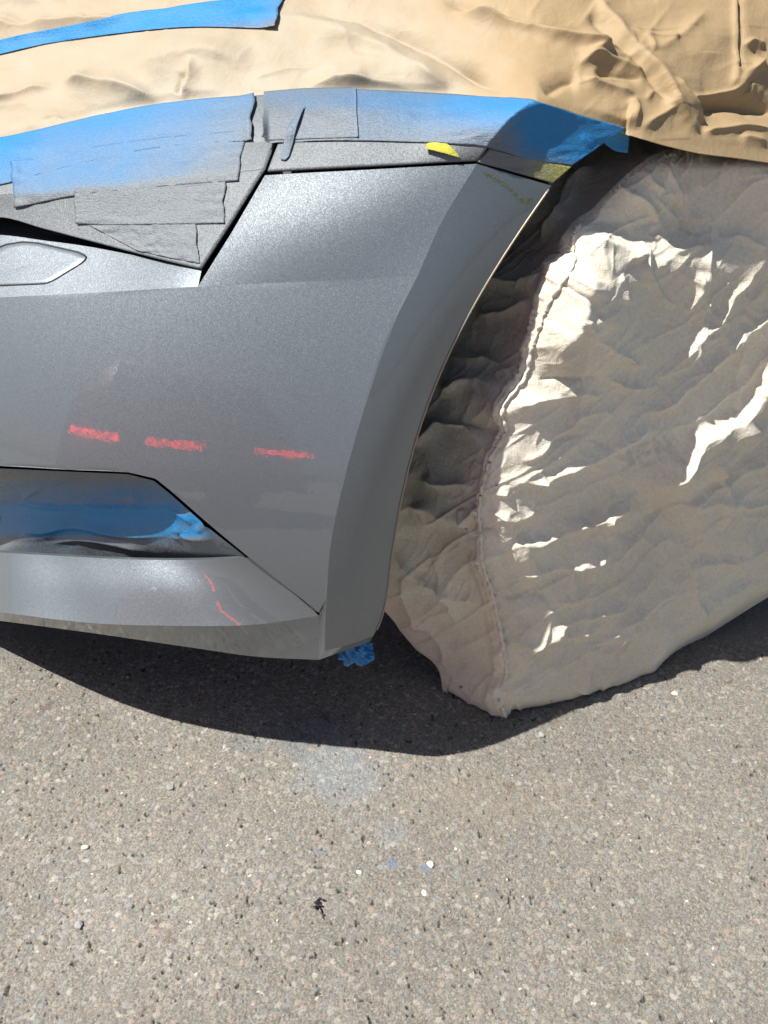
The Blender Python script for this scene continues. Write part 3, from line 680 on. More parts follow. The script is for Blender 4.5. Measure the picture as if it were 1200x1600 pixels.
# crumpled blue tape scrap under the bumper corner
c0 = atY(556, 1018, lip[-1][1]+0.03)
sc_n = 26; aa, bb = np.meshgrid(np.linspace(0, 2*np.pi, sc_n), np.linspace(0.02, np.pi-0.02, 18))
rr = 1+0.35*fbm(np.cos(aa)*1.7+bb*1.3+4, np.sin(aa)*1.7+bb, 3, 77)
rr[:, -1] = rr[:, 0]
sp_ = np.stack([0.019*rr*np.sin(bb)*np.cos(aa)-0.0, 0.012*rr*np.sin(bb)*np.sin(aa), 0.0145*rr*np.cos(bb)], -1)+c0
tag(grid('masking_tape', sp_, FILM, attrs={'spray': np.full(sp_.shape[:2], 0.05)}, toward=c0+[0, -0.5, 0], smooth=False), 'crumpled scrap of blue tape hanging below the bumper corner by the wheel', 'tape')

# ------------------------------------------------------------------ brown paper over bonnet and wing
PB = [(-400,275),(-150,250),(0,220),(90,199),(200,173),(300,160),(412,151),(560,144),(700,150),(836,160),(900,178),(985,213),(1053,233),(1093,242),(1150,249),(1200,255),(1300,262),(1500,275)]
nu, nv = 620, 240
pb = resample(np.array(PB, float), nu); ub, vb = pb[:, 0], pb[:, 1]
uF = [p[0] for p in UT]+[700, 838, 930, 978]; yF = list(ut[:, 1])+[ft[2][1], ft[4][1], shT[2][1], fl2[0][1]]
Yb = np.interp(ub, uF, yF); sel = ub > 978
sideY = hit(ub, vb, side(0.022, 0.08))[..., 1]; Yb = np.where(ub < 978, Yb, np.maximum(sideY, yF[-1]-0.01))+0.001
ker = np.exp(-(np.arange(-90, 91)/38.)**2); ker /= ker.sum(); Ybs = np.convolve(np.pad(Yb, 90, mode='edge'), ker, 'valid')
tv = np.linspace(0, 1, nv)[:, None]
Ug = ub[None]+0*tv; Vg = vb[None]*(1-tv) + (-130)*tv
rate = np.interp(ub, [-300, 0, 400, 800, 960, 1050, 1200, 1500], [0.0007, 0.0007, 0.00065, 0.0006, 0.00055, 0.0005, 0.0005, 0.0005])[None]
Yg = Yb[None]+(Ybs-Yb)[None]*sstep(0.0, 0.16, tv) + rate*(vb[None]-Vg)
Yg = Yg + 0.05*np.clip(1-Vg/60, 0, 9)**1.3*0.25*(Vg < 60)
Pg = atY(Ug, Vg, Yg)
kp = np.zeros(Ug.shape)
PF = [
 # left: sleeve folds over the bonnet
 ([(-60,170),(20,150),(70,140),(95,146)], 0.016, 10, 8, 0.25), ([(95,132),(150,135),(215,150),(262,165)], 0.012, 18, 12, 0.3),
 ([(60,190),(85,186),(110,196)], -0.004, 4, 4, 0.3), ([(83,186),(86,196)], 0.004, 3, 3, 0),
 ([(305,98),(300,125),(286,160)], 0.010, 9, 6, 0.3), ([(292,120),(280,150)], -0.008, 7, 5, 0.2),
 ([(200,120),(260,100),(330,90),(400,110)], 0.010, 40, 30, 0.3),
 ([(-60,52),(60,40),(180,35),(240,22)], 0.008, 10, 10, 0.3), ([(-40,14),(60,4),(150,0)], 0.006, 12, 12, 0.3),
 # long soft fold from top centre to the wing
 ([(450,18),(530,25),(620,55),(700,95),(760,130),(800,155)], -0.010, 16, 14, 0.25), ([(460,40),(560,60),(660,110),(720,145)], 0.010, 26, 26, 0.3),
 ([(470,140),(520,130),(600,135),(660,145)], 0.008, 14, 10, 0.3), ([(560,125),(640,122)], -0.004, 10, 8, 0.3),
 ([(700,20),(800,40),(880,60),(980,100)], 0.014, 22, 9, 0.2), ([(680,5),(800,22),(900,40),(950,80)], -0.012, 14, 12, 0.2),
 # arm of folds reaching the arch corner
 ([(905,98),(950,78),(975,72)], 0.006, 7, 7, 0.2), ([(900,110),(915,98),(935,96),(990,115),(1010,128)], 0.012, 8, 8, 0.2),
 ([(905,122),(945,140),(988,152)], 0.016, 8, 8, 0.25), ([(925,112),(960,124),(1000,130)], -0.010, 8, 8, 0.25),
 ([(980,155),(990,180),(988,205)], 0.010, 6, 10, 0.2), ([(850,150),(880,130),(905,128)], -0.010, 12, 12, 0.2), ([(1000,165),(1015,150),(1045,178)], 0.006, 6, 6, 0.2),
 # the big diagonal fold
 ([(935,-10),(945,14),(972,50),(1000,92),(1030,140),(1046,172),(1070,198),(1092,211)], 0.026, 24, 6, 0.08),
 ([(925,15),(960,60),(990,100),(1020,145),(1040,175)], -0.016, 8, 8, 0.1),
 ([(1092,211),(1130,205),(1165,200),(1215,205)], 0.018, 8, 6, 0.1), ([(1040,130),(1055,150),(1075,172),(1100,195)], 0.010, 8, 8, 0.2),
 ([(1068,160),(1110,152),(1145,146),(1160,130),(1190,85)], 0.016, 6, 8, 0.15), ([(1075,168),(1130,165),(1190,170),(1230,172)], -0.018, 14, 12, 0.15),
 ([(1146,-10),(1147,60),(1143,110),(1138,146)], 0.020, 12, 5, 0.1), ([(1154,-10),(1153,60),(1148,120)], -0.012, 6, 10, 0.1),
 ([(985,42),(1012,64),(1015,92)], 0.008, 7, 7, 0.2), ([(1005,55),(1035,62),(1058,62)], 0.007, 8, 5, 0.2), ([(1015,90),(1040,72),(1070,50),(1110,10)], 0.007, 12, 12, 0.3),
 ([(1160,75),(1175,65),(1195,72)], 0.008, 6, 6, 0.2), ([(1145,145),(1160,120),(1175,112),(1192,90)], 0.012, 6, 6, 0.2), ([(1160,155),(1170,145),(1168,135)], 0.006, 5, 5, 0.2),
 ([(1000,205),(1040,180),(1048,172)], 0.006, 6, 6, 0.2), ([(1150,215),(1200,225)], 0.006, 8, 8, 0.3)]
for pts, a, w1, w2, tp in PF: kp += fold(Ug, Vg, pts, a*(1.3 if pts[0][0] < 800 else 1.1 if pts[0][1] < 60 else 0.85), w1, w2, tp, wob=2)
lf = 1-sstep(880, 980, Ug)
kp += (0.0035*fbm(Ug/140, Vg/70, 2, 31) + 0.0003*fbm(Ug/30, Vg/18, 2, 37))*sstep(0, 0.06, tv)
kcr = lambda x, y, sd, k: np.exp(-k*np.sqrt((vn(x, y, sd)+0.35*vn(x*2.1+4, y*2.1, sd+3))**2+0.0006))
kp += 0.0035*facets(Ug/52+0.4*vn(Ug/60, Vg/60, 9), Vg/44, 301, 0.15, 1.1)*(1-0.75*lf) + 0.005*fbm(Ug/170, Vg/110, 2, 41)*(1-0.4*lf) + 0.0030*kcr(Ug/120, Vg/70, 43, 5)*sstep(-0.4, 0.4, vn(Ug/90, Vg/90, 44)) + 0.0014*kcr(Ug/60+Vg/80, Vg/110, 45, 6)*sstep(0, 0.6, vn(Ug/110, Vg/80, 46))
kp *= np.where(Ug < 985, sstep(0, 0.05, tv), 0.4+0.6*sstep(0, 0.1, tv))
Ng = smooth_grid(gnormals(Pg), 10); Ng /= np.linalg.norm(Ng, axis=-1, keepdims=True); Pg = Pg + Ng*kp[..., None]
# roll over onto the bonnet, out of the picture
last = Pg[-1]; k = np.linspace(0, 1, 26)[1:, None, None]
dirn = np.array([-0.25, 1.0, 0.0]); extp = last[None] + dirn*0.9*k + np.array([0, 0, 1])*0.06*np.sin(k*np.pi*0.5)
Pg = np.vstack([Pg, extp]); Ug2 = np.vstack([Ug]+[Ug[-1:]]*25); Vg2 = np.vstack([Vg]+[Vg[-1:]]*25)
dE = vb[None]-Vg2
spray_sun = np.clip((0.85-dE/230.)*sstep(60, 240, Ug2+0.3*Vg2)*(1-sstep(640, 840, Ug2)), 0, 1)
spray_sun = np.maximum(spray_sun, 0.62*(1-sstep(560, 820, Ug2+Vg2*0.5))*(1-sstep(0, 420, dE)*0.4))  # left side paled in the colour for sunlight, besides the overspray
spray_sun = np.clip(spray_sun + 0.12*fbm(Ug2/40, Vg2/25, 3, 81)*(spray_sun > 0.05), 0, 0.9)
PgR = np.hstack([extend_left(Pg), Pg[:, -1:] + REAR[None, None]*(np.linspace(0, 1, 9)[1:]*1.2)[None, :, None]])
paper = grid('masking_paper', PgR, KRAFT, attrs={'spray': np.hstack([pad_left(spray_sun), np.repeat(spray_sun[:, -1:], 8, 1)])}, thick=0.0003)
tag(paper, 'crinkled brown kraft masking paper draped over the bonnet and wing of the grey car', 'paper')
# bright blue strip across the paper
tape_patch('masking_tape', [Pg[::2, ::2]], [(-300,120),(-120,92),(0,63),(100,42),(200,22),(300,8),(446,-14)], [(-300,150),(-120,108),(0,86),(80,68),(200,52),(300,44),(430,47)],
    lambda U, V: np.clip(0.03+0.85*sstep(250, 430, U)*sstep(25, 50, V) + 0.3*sstep(400, 440, U), 0, 1), 'bright blue tape strip stuck across the brown paper, topmost tape in the picture', nu=160, nv=24, jag=(0, 10), lift=0.0009,
    curl=lambda U, V, s, t: 0.004*sstep(0.97, 1, s)*t)

# ------------------------------------------------------------------ canvas sheet over the wheel
SEAM = [(1062,237),(1025,250),(992,267),(958,300),(931,329),(904,350),(892,379),(898,404),(875,446),(860,467),(829,546),(821,587),(783,637),(790,671),(767,712),(754,758),(747,802),(751,824),(754,880),(767,920),(784,994),(791,1051),(778,1086),(793,1123)]
CB = [(520,900),(560,930),(603,958),(649,1014),(684,1044),(697,1095),(736,1125),(770,1132),(793,1131),(798,1121),(840,1117),(900,1106),(975,1087),(1008,1071),(1046,1033),(1104,994),(1200,933),(1300,868),(1420,770)]
CT = [(760,225),(800,222),(840,215),(880,212),(930,210),(1000,205),(1100,205),(1200,210),(1300,215),(1420,225)]
nu, nv = 640, 560
cb = resample(np.array(CB, float), nu, knots=None); ct = resample(np.array(CT, float), nu)
tv = np.linspace(0, 1, nv)[:, None, None]; UV = cb[None]*(1-tv)+ct[None]*tv; Uc = UV[..., 0]; Vc = UV[..., 1]; tv = tv[..., 0]
base = hit(Uc, Vc, lambda X, Z: G0[1] + ((X-G0[0])*sA + 0.006 + 0.035*(Z-0.0))/cA)
d, s_, par = pdist(Uc, Vc, resample(np.array(SEAM, float), 120))
left = np.where(s_ > 0, d, 0.0)          # px left of the seam
sgn = np.where(Uc < np.interp(Vc, np.array(SEAM)[:, 1], np.array(SEAM)[:, 0]), 1, -1)
dl = np.where(sgn > 0, d, 0); dr = np.where(sgn < 0, d, 0)
depth = 0.0013*dl + 0.030*np.exp(-dr/28.)*0 + 0.020*(np.exp(-dr/22.)) - 0.020
depth = depth + 0.016*(1-np.exp(-dl/24.))
depth = depth + 0.05*(1-sstep(0, 0.035, tv))**2*(Uc > 700) 
depth = depth + 0.06*sstep(0.93, 1, tv) + 0.034*sstep(430, 340, Vc) if False else depth + 0.06*sstep(0.93, 1, tv) + 0.034*(1-sstep(345, 420, Vc))*(1-sstep(1100, 1250, Uc))*(dr < 999)
r = ray(Uc, Vc); Pc = base + r*depth[..., None]
kc = np.zeros(Uc.shape)
CF = [
 ([(1260,490),(1200,575),(1165,620),(1135,652),(1085,675),(1055,712),(1025,742),(996,770)], 0.020, 95, 9, 0.12),
 ([(996,770),(965,795),(935,810),(905,822),(865,832),(820,845),(785,858)], 0.011, 60, 7, 0.15),
 ([(1230,640),(1180,690),(1120,740),(1050,790),(980,830),(930,880)], -0.008, 20, 16, 0.2),
 ([(790,858),(760,872),(745,878)], 0.006, 6, 6, 0.2),
 # lit bulge by the upper seam
 ([(905,395),(940,392),(985,398),(990,408)], 0.008, 10, 16, 0.1), ([(915,410),(905,440),(890,490),(870,540),(850,575)], 0.016, 16, 22, 0.2),
 ([(960,420),(965,440),(958,470)], 0.006, 12, 16, 0.2), ([(880,448),(905,460),(915,485)], -0.006, 6, 6, 0.2), ([(905,510),(950,540),(1005,570)], 0.007, 8, 6, 0.2),
 ([(900,515),(905,500),(895,480)], 0.005, 7, 7, 0.2), ([(930,580),(970,600),(1030,603)], 0.006, 7, 6, 0.2), ([(840,590),(880,590),(920,583)], -0.005, 8, 6, 0.2),
 ([(1095,425),(1085,460),(1068,490)], 0.011, 9, 7, 0.2), ([(1002,370),(1006,420),(1035,465),(1060,478)], 0.006, 6, 6, 0.2),
 ([(1067,240),(1068,320)], 0.003, 4, 4, 0.2), ([(1090,240),(1093,300)], 0.002, 4, 4, 0.2), ([(1142,240),(1110,300),(1106,370),(1098,450),(1095,520),(1070,565),(1020,600)], 0.006, 6, 6, 0.15),
 ([(1200,400),(1150,460),(1110,510),(1060,560),(1010,610)], 0.006, 9, 7, 0.2), ([(1230,470),(1180,510),(1120,560),(1050,620),(990,650)], 0.005, 9, 7, 0.2),
 ([(1160,500),(1150,560),(1145,640)], 0.004, 5, 5, 0.2), ([(1010,300),(1060,340),(1110,330)], 0.003, 8, 8, 0.2), ([(1040,310),(1075,360),(1088,380)], -0.004, 10, 10, 0.2),
 ([(1010,370),(1060,395),(1105,390)], 0.003, 6, 6, 0.2), ([(1120,380),(1160,375),(1200,390)], 0.003, 9, 9, 0.2),
 ([(960,300),(1000,310),(1020,350),(1005,375)], 0.006, 12, 10, 0.2), ([(1025,255),(1050,290),(1060,330)], 0.004, 8, 8, 0.2), ([(1000,270),(1035,300)], 0.004, 8, 8, 0.2),
 # radiating folds off the middle
 ([(795,640),(830,620),(880,610),(940,615)], 0.006, 8, 10, 0.2), ([(800,725),(850,690),(900,650),(960,640)], 0.006, 9, 7, 0.2), ([(790,750),(840,745),(900,725),(960,690),(1020,650)], 0.006, 9, 8, 0.2),
 ([(765,766),(795,768)], 0.006, 6, 5, 0.2), ([(760,800),(800,810),(840,790)], 0.004, 6, 6, 0.2), ([(830,720),(840,745),(830,790)], 0.003, 5, 5, 0.2),
 ([(840,690),(900,680),(960,700)], -0.003, 10, 10, 0.2), ([(780,600),(810,575),(818,590)], 0.008, 8, 8, 0.1),
 # lower right
 ([(1230,830),(1190,850),(1140,872),(1080,885),(1060,905),(1020,945),(985,965),(950,985),(900,1018)], 0.006, 7, 6, 0.15),
 ([(1210,700),(1160,725),(1100,765),(1040,800),(980,850),(940,890)], 0.004, 6, 6, 0.15), ([(935,910),(910,925),(870,940),(860,945)], 0.005, 6, 5, 0.2),
 ([(925,915),(915,955),(905,1000)], 0.004, 5, 5, 0.2), ([(940,845),(925,880),(928,915)], 0.003, 6, 6, 0.2), ([(780,937),(810,935),(850,935),(870,950)], -0.004, 10, 8, 0.2),
 ([(800,1060),(830,1015),(850,985),(862,950)], 0.004, 6, 6, 0.2), ([(835,1010),(800,1000)], 0.003, 6, 6, 0.2), ([(860,1060),(890,1030),(940,1005)], 0.004, 6, 6, 0.2), ([(885,1040),(850,1075),(800,1085)], 0.003, 7, 7, 0.2),
 ([(893,995),(893,1012)], 0.004, 3, 3, 0), ([(990,965),(975,1010),(935,1085)], 0.004, 7, 7, 0.2), ([(1010,950),(990,1000),(985,1015)], 0.004, 5, 5, 0.2), ([(1180,820),(1160,870),(1150,900)], 0.003, 5, 5, 0.2), ([(1090,860),(1080,920),(1110,980)], 0.003, 7, 7, 0.2),
 ([(810,1105),(805,1092),(815,1085)], 0.006, 4, 4, 0), ([(912,1085),(918,1065),(925,1062)], 0.007, 9, 9, 0.1), ([(938,1080),(945,1070),(955,1062)], 0.006, 5, 5, 0.1), ([(862,990),(872,985)], 0.005, 5, 5, 0),
 ([(1060,880),(1120,800),(1200,730)], 0.003, 7, 7, 0.2), ([(1100,1000),(1150,930),(1200,900)], 0.002, 9, 9, 0.2), ([(870,860),(890,900),(900,940)], 0.003, 6, 6, 0.2),
 ([(905,1090),(925,1040),(960,1000),(1010,940)], 0.006, 12, 5, 0.2), ([(1000,1065),(1040,1000),(1100,950),(1180,900)], 0.006, 14, 6, 0.2), ([(810,1040),(850,1000),(900,985),(960,950),(1030,880)], 0.006, 14, 6, 0.2),
 ([(800,910),(850,890),(900,880),(960,850)], 0.006, 12, 6, 0.2), ([(1050,790),(1110,780),(1170,790),(1230,770)], 0.006, 12, 6, 0.2), ([(960,760),(940,800),(950,850)], 0.005, 7, 7, 0.2), ([(1100,700),(1130,760),(1120,830)], 0.005, 7, 9, 0.2),
 # tread side, in the dark
 ([(650,700),(700,660),(745,680),(770,705)], 0.008, 14, 12, 0.2), ([(700,560),(760,570),(812,582)], 0.007, 8, 10, 0.2), ([(640,790),(690,800),(745,860)], 0.006, 14, 14, 0.2),
 ([(615,860),(650,900),(700,920),(765,950)], 0.006, 9, 12, 0.2), ([(620,900),(650,960),(690,1010),(700,1060)], 0.006, 10, 10, 0.2), ([(680,870),(700,930),(715,980)], 0.005, 9, 9, 0.2), ([(640,980),(680,960),(720,950)], 0.004, 10, 10, 0.2),
 ([(720,820),(735,800),(748,790)], 0.006, 8, 6, 0.1), ([(717,795),(726,815),(738,822)], 0.003, 5, 5, 0.1), ([(730,450),(780,440),(850,450),(870,440)], 0.008, 10, 10, 0.2), ([(780,350),(830,330),(870,290),(900,270)], 0.009, 14, 14, 0.2), ([(850,390),(880,350),(890,300),(940,260)], 0.007, 10, 10, 0.2),
 ([(750,500),(800,490),(850,470)], 0.006, 9, 9, 0.2), ([(690,620),(730,600),(790,610)], 0.006, 12, 12, 0.2), ([(660,740),(700,760),(745,755)], 0.005, 12, 9, 0.2),
]
for pts, a, w1, w2, tp in CF: kc += fold(Uc, Vc, pts, a*1.6, w1, w2, tp, wob=5)*1.1
# seam bead and the strip of doubled cloth beside it
ds_, ss_, pr = pdist(Uc+2*vn(Uc/9, Vc/9, 3), Vc+1*vn(Uc/9, Vc/9, 4), resample(np.array(SEAM, float), 160))
kc += 0.0048*np.exp(-(ds_/3.6)**2)*sstep(0.2, 0.26, pr)*(0.8+0.3*vn(Uc/5, Vc/5, 8))
kc += 0.0055*(sgn < 0)*sstep(0, 3, dr)*np.exp(-dr/60)*(1-sstep(0.20, 0.27, pr))
kc += 0.006*np.exp(-((dl-9)/9.)**2)*(dl > 0)*sstep(0.70, 0.78, pr)
# small crumples everywhere
a1 = fbm(Uc/46+0.4*vn(Uc/90, Vc/90, 2), Vc/34, 2, 7); a2 = fbm(Uc/24, Vc/30+Uc/60, 2, 19)
ca = math.cos(0.6); sa = math.sin(0.6); Ur = Uc*ca-Vc*sa+18*vn(Uc/70, Vc/70, 61); Vr = Uc*sa+Vc*ca+18*vn(Uc/70, Vc/70, 62)
def ridged(x, y, o, sd):
    r_ = 0; a = 1.0
    for k_ in range(o): r_ = r_ + a*(1-np.sqrt(vn(x, y, sd+7*k_)**2+0.0012)*1.6); x = x*1.9+5.3; y = y*1.9+2.1; a *= 0.5
    return r_
def crest(x, y, sd, k=6.0):
    n = vn(x, y, sd)+0.4*vn(x*2.1+4, y*2.1, sd+3); return np.exp(-k*np.sqrt(n*n+0.0006))
ca2 = math.cos(0.62); sa2 = math.sin(0.62); Ud = Uc*ca2-Vc*sa2+14*vn(Uc/80, Vc/80, 71); Vd = Uc*sa2+Vc*ca2+14*vn(Uc/80, Vc/80, 72)
kc += 0.0042*crest(Ud/330, Vd/80, 201, 3.5)*(Uc > 0) + (0.0022+0.0022*sstep(700, 900, Vc))*crest(Ud/150+7, Vd/42, 205, 6) + 0.0017*crest(Ud/64+3, Vd/26, 207, 6)*sstep(-0.4, 0.3, vn(Uc/100, Vc/80, 73)) + 0.0016*crest(Vd/80+3, Ud/40, 209, 7)*sstep(-0.2, 0.4, vn(Uc/100, Vc/80, 74))*sstep(-0.5, 0.3, vn(Uc/120, Vc/120, 66)) + 0.0024*crest(Vr/110+3, Ur/60, 231, 5)*sstep(-0.3, 0.5, vn(Uc/130, Vc/130, 64)) + 0.0007*crest(Uc/38, Vc/30, 221, 4)*sstep(-0.2, 0.6, vn(Uc/90, Vc/90, 63)) + 0.005*fbm(Uc/170, Vc/170, 2, 23)
kc += 0.026*np.exp(-((Uc-925)/60)**2-((Vc-490)/95)**2)
Nc = smooth_grid(gnormals(Pc), 14); Nc /= np.linalg.norm(Nc, axis=-1, keepdims=True); kc = kc*(0.25+0.75*sstep(0, 0.02, tv)); Pc = Pc + Nc*kc[..., None]
Pc[..., 2] = np.maximum(Pc[..., 2], 0.002)
# print: faded letters
def letters(U, V):
    out = np.zeros(U.shape); ang = rad(-23)
    cu, cv = 1003, 705; x = (U-cu)*math.cos(ang)+(V-cv)*math.sin(ang); y = -(U-cu)*math.sin(ang)+(V-cv)*math.cos(ang)
    st = []
    w_, h_, g_ = 24, 34, 8
    x0 = -44
    st += [((x0+w_-4, -h_/2), (x0+w_-4, h_/2)), ((x0+w_-4, 0), (x0, -h_/2)), ((x0+w_-4, 0), (x0, h_/2))]          # mirrored K as on the sheet
    x0 += w_+g_; st += [((x0, -h_/2), (x0, h_/2)), ((x0, -h_/2), (x0+w_-6, -h_/2)), ((x0, 0), (x0+w_-8, 0)), ((x0, h_/2), (x0+w_-6, h_/2))]
    x0 += w_+g_-2; st += [((x0, h_/2), (x0, -h_/2)), ((x0, -h_/2), (x0+w_-4, h_/2)), ((x0+w_-4, h_/2), (x0+w_-4, -h_/2))]
    for a, b in st:
        d, _, _ = pdist(x, y, [a, b]); out = np.maximum(out, 1-sstep(3.2, 5.5, d))
    return out*(0.55+0.45*vn(U/7, V/7, 9))
pr_ = np.clip(letters(Uc, Vc)*0.30, 0, 1)
dirt = np.zeros(Uc.shape)
for u, v, r_ in [(732,824,3.5),(775,756,2.5),(721,1073,3),(862,1095,2),(720,1072,2)]: dirt = np.maximum(dirt, 0.9*(1-sstep(r_*0.5, r_, np.hypot(Uc-u, Vc-v))))
dirt = np.clip(dirt + 0.15*sstep(0.2, 0.9, fbm(Uc/90, Vc/90, 3, 55))*(Uc < 900), 0, 1)
sheet = grid('dust_sheet', Pc, CANVAS, attrs={'print': pr_, 'dirt': dirt}, thick=0.0008)
tag(sheet, 'wrinkled cream canvas sheet wrapped over the front wheel', 'sheet')
sm = resample(np.array(SEAM[5:], float), 420)
Ks = np.linspace(0, 1, 420); smp = []
fu, fv = project(Pc); fu = fu.ravel(); fv = fv.ravel(); fp_ = Pc.reshape(-1, 3)
for (u, v) in sm[::3]:
    k_ = np.argmin((fu-u)**2+(fv-v)**2); smp.append(fp_[k_])
smp = resample(np.array(smp), 420); smp = np.stack([np.convolve(np.pad(smp[:, i], 4, mode='edge'), np.ones(9)/9, 'valid') for i in range(3)], -1)
smp = smp + SIDE*0.0016 + np.array([-0.0006, -0.0006, 0]) + 0.0006*np.stack([np.sin(Ks*420*1.1), np.cos(Ks*420*1.1), np.sin(Ks*420*0.9)], -1)
V_, F_ = tube(smp, 0.0021+0.0006*np.sin(Ks*300)+0.0005*vn(Ks*60, Ks*0, 3), 7); smo = mesh('seam', V_, F_, CANVAS, None, True); smo.parent = sheet
# frayed threads along the raw edge and at the seam
FR = []
Uo, Vo = project(Pc); flatU = Uo.ravel(); flatV = Vo.ravel(); flatP = Pc.reshape(-1, 3)
def cloth_at(u, v):
    return flatP[np.argmin((flatU-u)**2+(flatV-v)**2)]
edge = resample(np.array(SEAM[:8], float), 260)
for u, v in edge:
    p = cloth_at(u+3, v+2); dv = np.array([-0.6+0.3*rng.normal(), -0.3, 0.35+0.4*rng.normal()])*0.0055*rng.uniform(0.5, 1.2)
    FR.append(tube([p, p+dv*0.5+[0, -0.001, 0], p+dv], [0.00035, 0.0003, 0.00015], 3))
for k_ in range(5):
    p = cloth_at(755+3*k_, 826); q = [p+[0, -0.002, 0]]
    for j in range(9): q.append(q[-1]+np.array([0.0042*math.cos(j*0.4+k_), -0.0003, 0.003*math.sin(j*0.9+k_*1.3)-0.0008]))
    FR.append(tube(q, 0.0005, 4))
for (u, v) in [(649,1012),(1104,994),(684,1042)]:
    p = cloth_at(u, v-4); FR.append(tube([p, p+[0.002, -0.003, -0.006], p+[-0.001, -0.003, -0.011]], 0.0004, 4))
V_, F_ = merge(FR); tag(None or sheet); th = mesh('loose_threads', V_, F_, CANVAS, None, True); th.parent = sheet; th['kind'] = 'stuff'

# ------------------------------------------------------------------ small things on the ground
def pebble(u, v, r, mat, label, name='pebble', cat='pebble', group=None, flat=0.6, seed=0):
    g = np.random.default_rng(seed); p = ground(u, v); import bmesh
    bm = bmesh.new(); bmesh.ops.create_icosphere(bm, subdivisions=2, radius=r)
    dirs = [Vector(g.normal(size=3)).normalized() for _ in range(9)]
    for vt in bm.verts:
        for d_ in dirs:
            k_ = vt.co.dot(d_)-r*0.72
            if k_ > 0: vt.co -= d_*k_
        vt.co.z *= flat; vt.co.x *= 1.15
    me = bpy.data.meshes.new(name); bm.to_mesh(me); bm.free(); me.materials.append(mat)
    o = bpy.data.objects.new(name, me); C.objects.link(o); o.location = (p[0], p[1], r*flat*0.55); o.rotation_euler.z = g.uniform(0, 6)
    return tag(o, label, cat, group)
STG = mat_simple('grey_stone', (0.26, 0.26, 0.25), 0.8, bumpy=0.4); STW = mat_simple('pale_stone', (0.55, 0.53, 0.47), 0.8, bumpy=0.3)
PEB = [(266,1232,5.0,STG,'round grey loose pebble just below the long shadow edge on the left'), (1054,1085,4.2,STW,'pale loose pebble on the sunlit asphalt right of the sheet'),
 (846,1149,4.5,STG,'grey loose pebble at the shadow edge under the corner of the sheet'), (673,1352,4.6,STW,'flat white pebble in the middle of the sunlit asphalt'),
 (561,1364,3.4,STW,'small white pebble left of centre, above the black scrap'), (663,1396,3.8,STW,'cream pebble just right of the black scrap'),
 (133,1325,4.0,STW,'white pebble on the left side of the sunlit asphalt'), (751,1101,2.2,STW,'tiny white pebble lying in the shadow under the sheet'),
 (124,1446,5.0,STG,'bluish grey flat pebble on the lower left asphalt')]
for i, (u, v, mm, m_, lb) in enumerate(PEB): pebble(u, v, mm/1000, m_, lb, seed=i+3)
# black scrap
p0 = ground(497, 1416); g = np.random.default_rng(5); parts = []
for k_ in range(7):
    q = [p0+[g.uniform(-.004, .004), g.uniform(-.004, .004), 0.002]]
    for j in range(4): q.append(q[-1]+[g.uniform(-.004, .004), g.uniform(-.004, .004), g.uniform(-.0012, .0016)])
    parts.append(tube(q, 0.0011, 5))
V_, F_ = merge(parts); tag(mesh('black_scrap', V_, F_, BLACK, None, True), 'small twisted black rubbery scrap lying on the sunlit asphalt', 'scrap')
# loose grit
g = np.random.default_rng(9); V = []; Fc = []
for _ in range(1500):
    x = g.uniform(-0.6, 0.66); y = g.uniform(0.36, 1.15); r_ = 0.0007+0.0011*g.random()**2; b = len(V)
    pts = g.normal(size=(6, 3)); base6 = np.array([(1,0,0),(0,1,0),(-1,0,0),(0,-1,0),(0,0,1),(0,0,-1)])+pts*0.25
    for p in base6: V.append((x+p[0]*r_, y+p[1]*r_, 0.0009+p[2]*r_*0.7))
    for a, c_ in ((0,1),(1,2),(2,3),(3,0)): Fc.append((b+a, b+c_, b+4)); Fc.append((b+c_, b+a, b+5))
GR = NT('grit'); GR.p(Base_Color=GR.ramp(GR.noise(130, 1), [(0.35, (0.17, 0.16, 0.15)), (0.55, (0.30, 0.28, 0.26)), (0.72, (0.55, 0.53, 0.48))]), Roughness=0.85)
tag(mesh('grit', V, Fc, GR.m), 'fine loose grit scattered over the asphalt', 'grit', kind='stuff')

# ------------------------------------------------------------------ parked car behind the photographer (seen only as a reflection)
REDP = mat_simple('dark_red_paint', (0.36, 0.16, 0.15), 0.35, coat=1.0); GLS = mat_simple('car_glass', (0.01, 0.012, 0.014), 0.08, coat=0.5)
LMP = mat_simple('lit_red_lamp', (0.5, 0.01, 0.01), 0.3, emit=(1.0, 0.03, 0.03), es=7.0)
LN = NT('lamp_lens'); LN.p(Base_Color=(0.5, 0.01, 0.01, 1), Roughness=0.25, Emission_Color=(1.0, 0.012, 0.012, 1), Emission_Strength=LN.ramp(LN.noise(34, 4, 0.7), [(0.38, 0.6), (0.5, 5.0), (0.62, 11.0)]))
LMP = LN.m
CHR = mat_simple('bright_trim', (0.6, 0.6, 0.6), 0.2, metal=0.9); PLT = mat_simple('white_plate', (0.7, 0.7, 0.65), 0.4)
PC = (-1.15, -0.945, 0.0); PA = rad(-50.6)
pc = thing('parked_car', 'dark red hatchback with lit rear lamps, seen reflected in the grey bumper', 'car', PC); pc.rotation_euler.z = PA
def loc(o): o.parent = pc; o.location = (0, 0, 0); return o
W2 = 0.88
prof = [(0.00,0.30),(0.03,0.55),(0.02,0.78),(-0.05,1.02),(-0.30,1.38),(-0.70,1.47),(-1.9,1.46),(-2.75,1.02),(-3.75,0.86),(-4.0,0.62),(-4.02,0.30)]
pr2 = resample(np.array(prof), 46); nx_ = 15; V = []; Fc = []
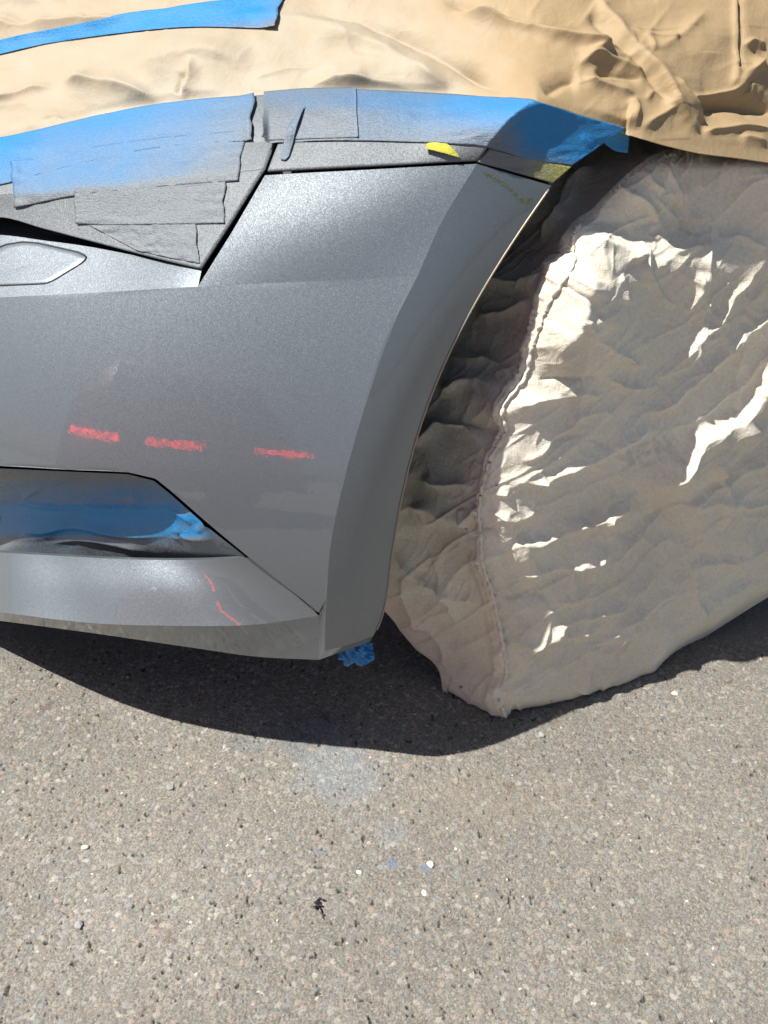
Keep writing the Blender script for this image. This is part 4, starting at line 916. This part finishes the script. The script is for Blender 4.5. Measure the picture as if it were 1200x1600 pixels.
for i in range(nx_):
    a = -1+2*i/(nx_-1)
    for y, z in pr2:
        wz = W2*(1-0.20*sstep(0.95, 1.47, z)); e = 1-abs(a)**6*0.05
        V.append((a*wz, (y+2)*e-2 - 0.10*abs(a)**3*(1 if y > -1 else -1), 0.26+(z-0.26)*e))
m_ = len(pr2)
for i in range(nx_-1):
    for j in range(m_-1): Fc.append((i*m_+j, (i+1)*m_+j, (i+1)*m_+j+1, i*m_+j+1))
Fc.append(tuple(range(m_))); Fc.append(tuple((nx_-1)*m_+j for j in range(m_))[::-1]); Fc.append(tuple(i*m_ for i in range(nx_))[::-1])
loc(mesh('body', V, Fc, REDP, smooth=True))
def slab(name, x0, x1, z0, z1, yf, d, mat, n=8):
    V = []; Fc = []
    for k_ in (0, 1):
        for i in range(n+1):
            x = x0+(x1-x0)*i/n; a = x/W2
            for z in (z0, z1):
                V.append((x, yf(z)-0.10*abs(a)**3+(0.012 if k_ == 0 else -d), z))
    q = 2*(n+1)
    for i in range(n):
        b = 2*i; Fc += [(b, b+2, b+3, b+1), (q+b+1, q+b+3, q+b+2, q+b), (b+1, b+3, q+b+3, q+b+1), (b+2, b, q+b, q+b+2)]
    Fc += [(0, 1, q+1, q), (q-1, q-2, 2*q-2, 2*q-1)]
    return loc(mesh(name, V, Fc, mat, bevel=0.004))
yr = lambda z: float(np.interp(z, [0.3,0.55,0.78,1.02,1.38], [0.0,0.03,0.02,-0.05,-0.30]))
slab('rear_window', -0.62, 0.62, 1.06, 1.34, yr, 0.03, GLS)
slab('tail_light', -0.835, -0.475, 0.672, 0.725, yr, 0.03, LMP); slab('tail_light', 0.50, 0.84, 0.672, 0.725, yr, 0.03, LMP)
slab('tail_light', -0.27, 0.13, 0.672, 0.728, yr, 0.03, LMP)
slab('trim_strip', -0.84, 0.84, 0.78, 0.80, yr, 0.02, CHR)
slab('number_plate', -0.26, 0.26, 0.52, 0.63, yr, 0.015, PLT); slab('rear_bumper', -0.86, 0.86, 0.28, 0.48, yr, 0.03, BLACK)
for sx in (-1, 1):
    for yy in (-0.75, -3.25):
        w0 = mesh('wheel', *ring(np.array([sx*0.80, yy, 0.32]), np.array([sx, 0, 0.0]), [(-0.10,0.22),(-0.10,0.30),(-0.08,0.32),(0.08,0.32),(0.10,0.30),(0.10,0.22),(0.085,0.20),(0.07,0.0)]), RUBBER, smooth=True); loc(w0)
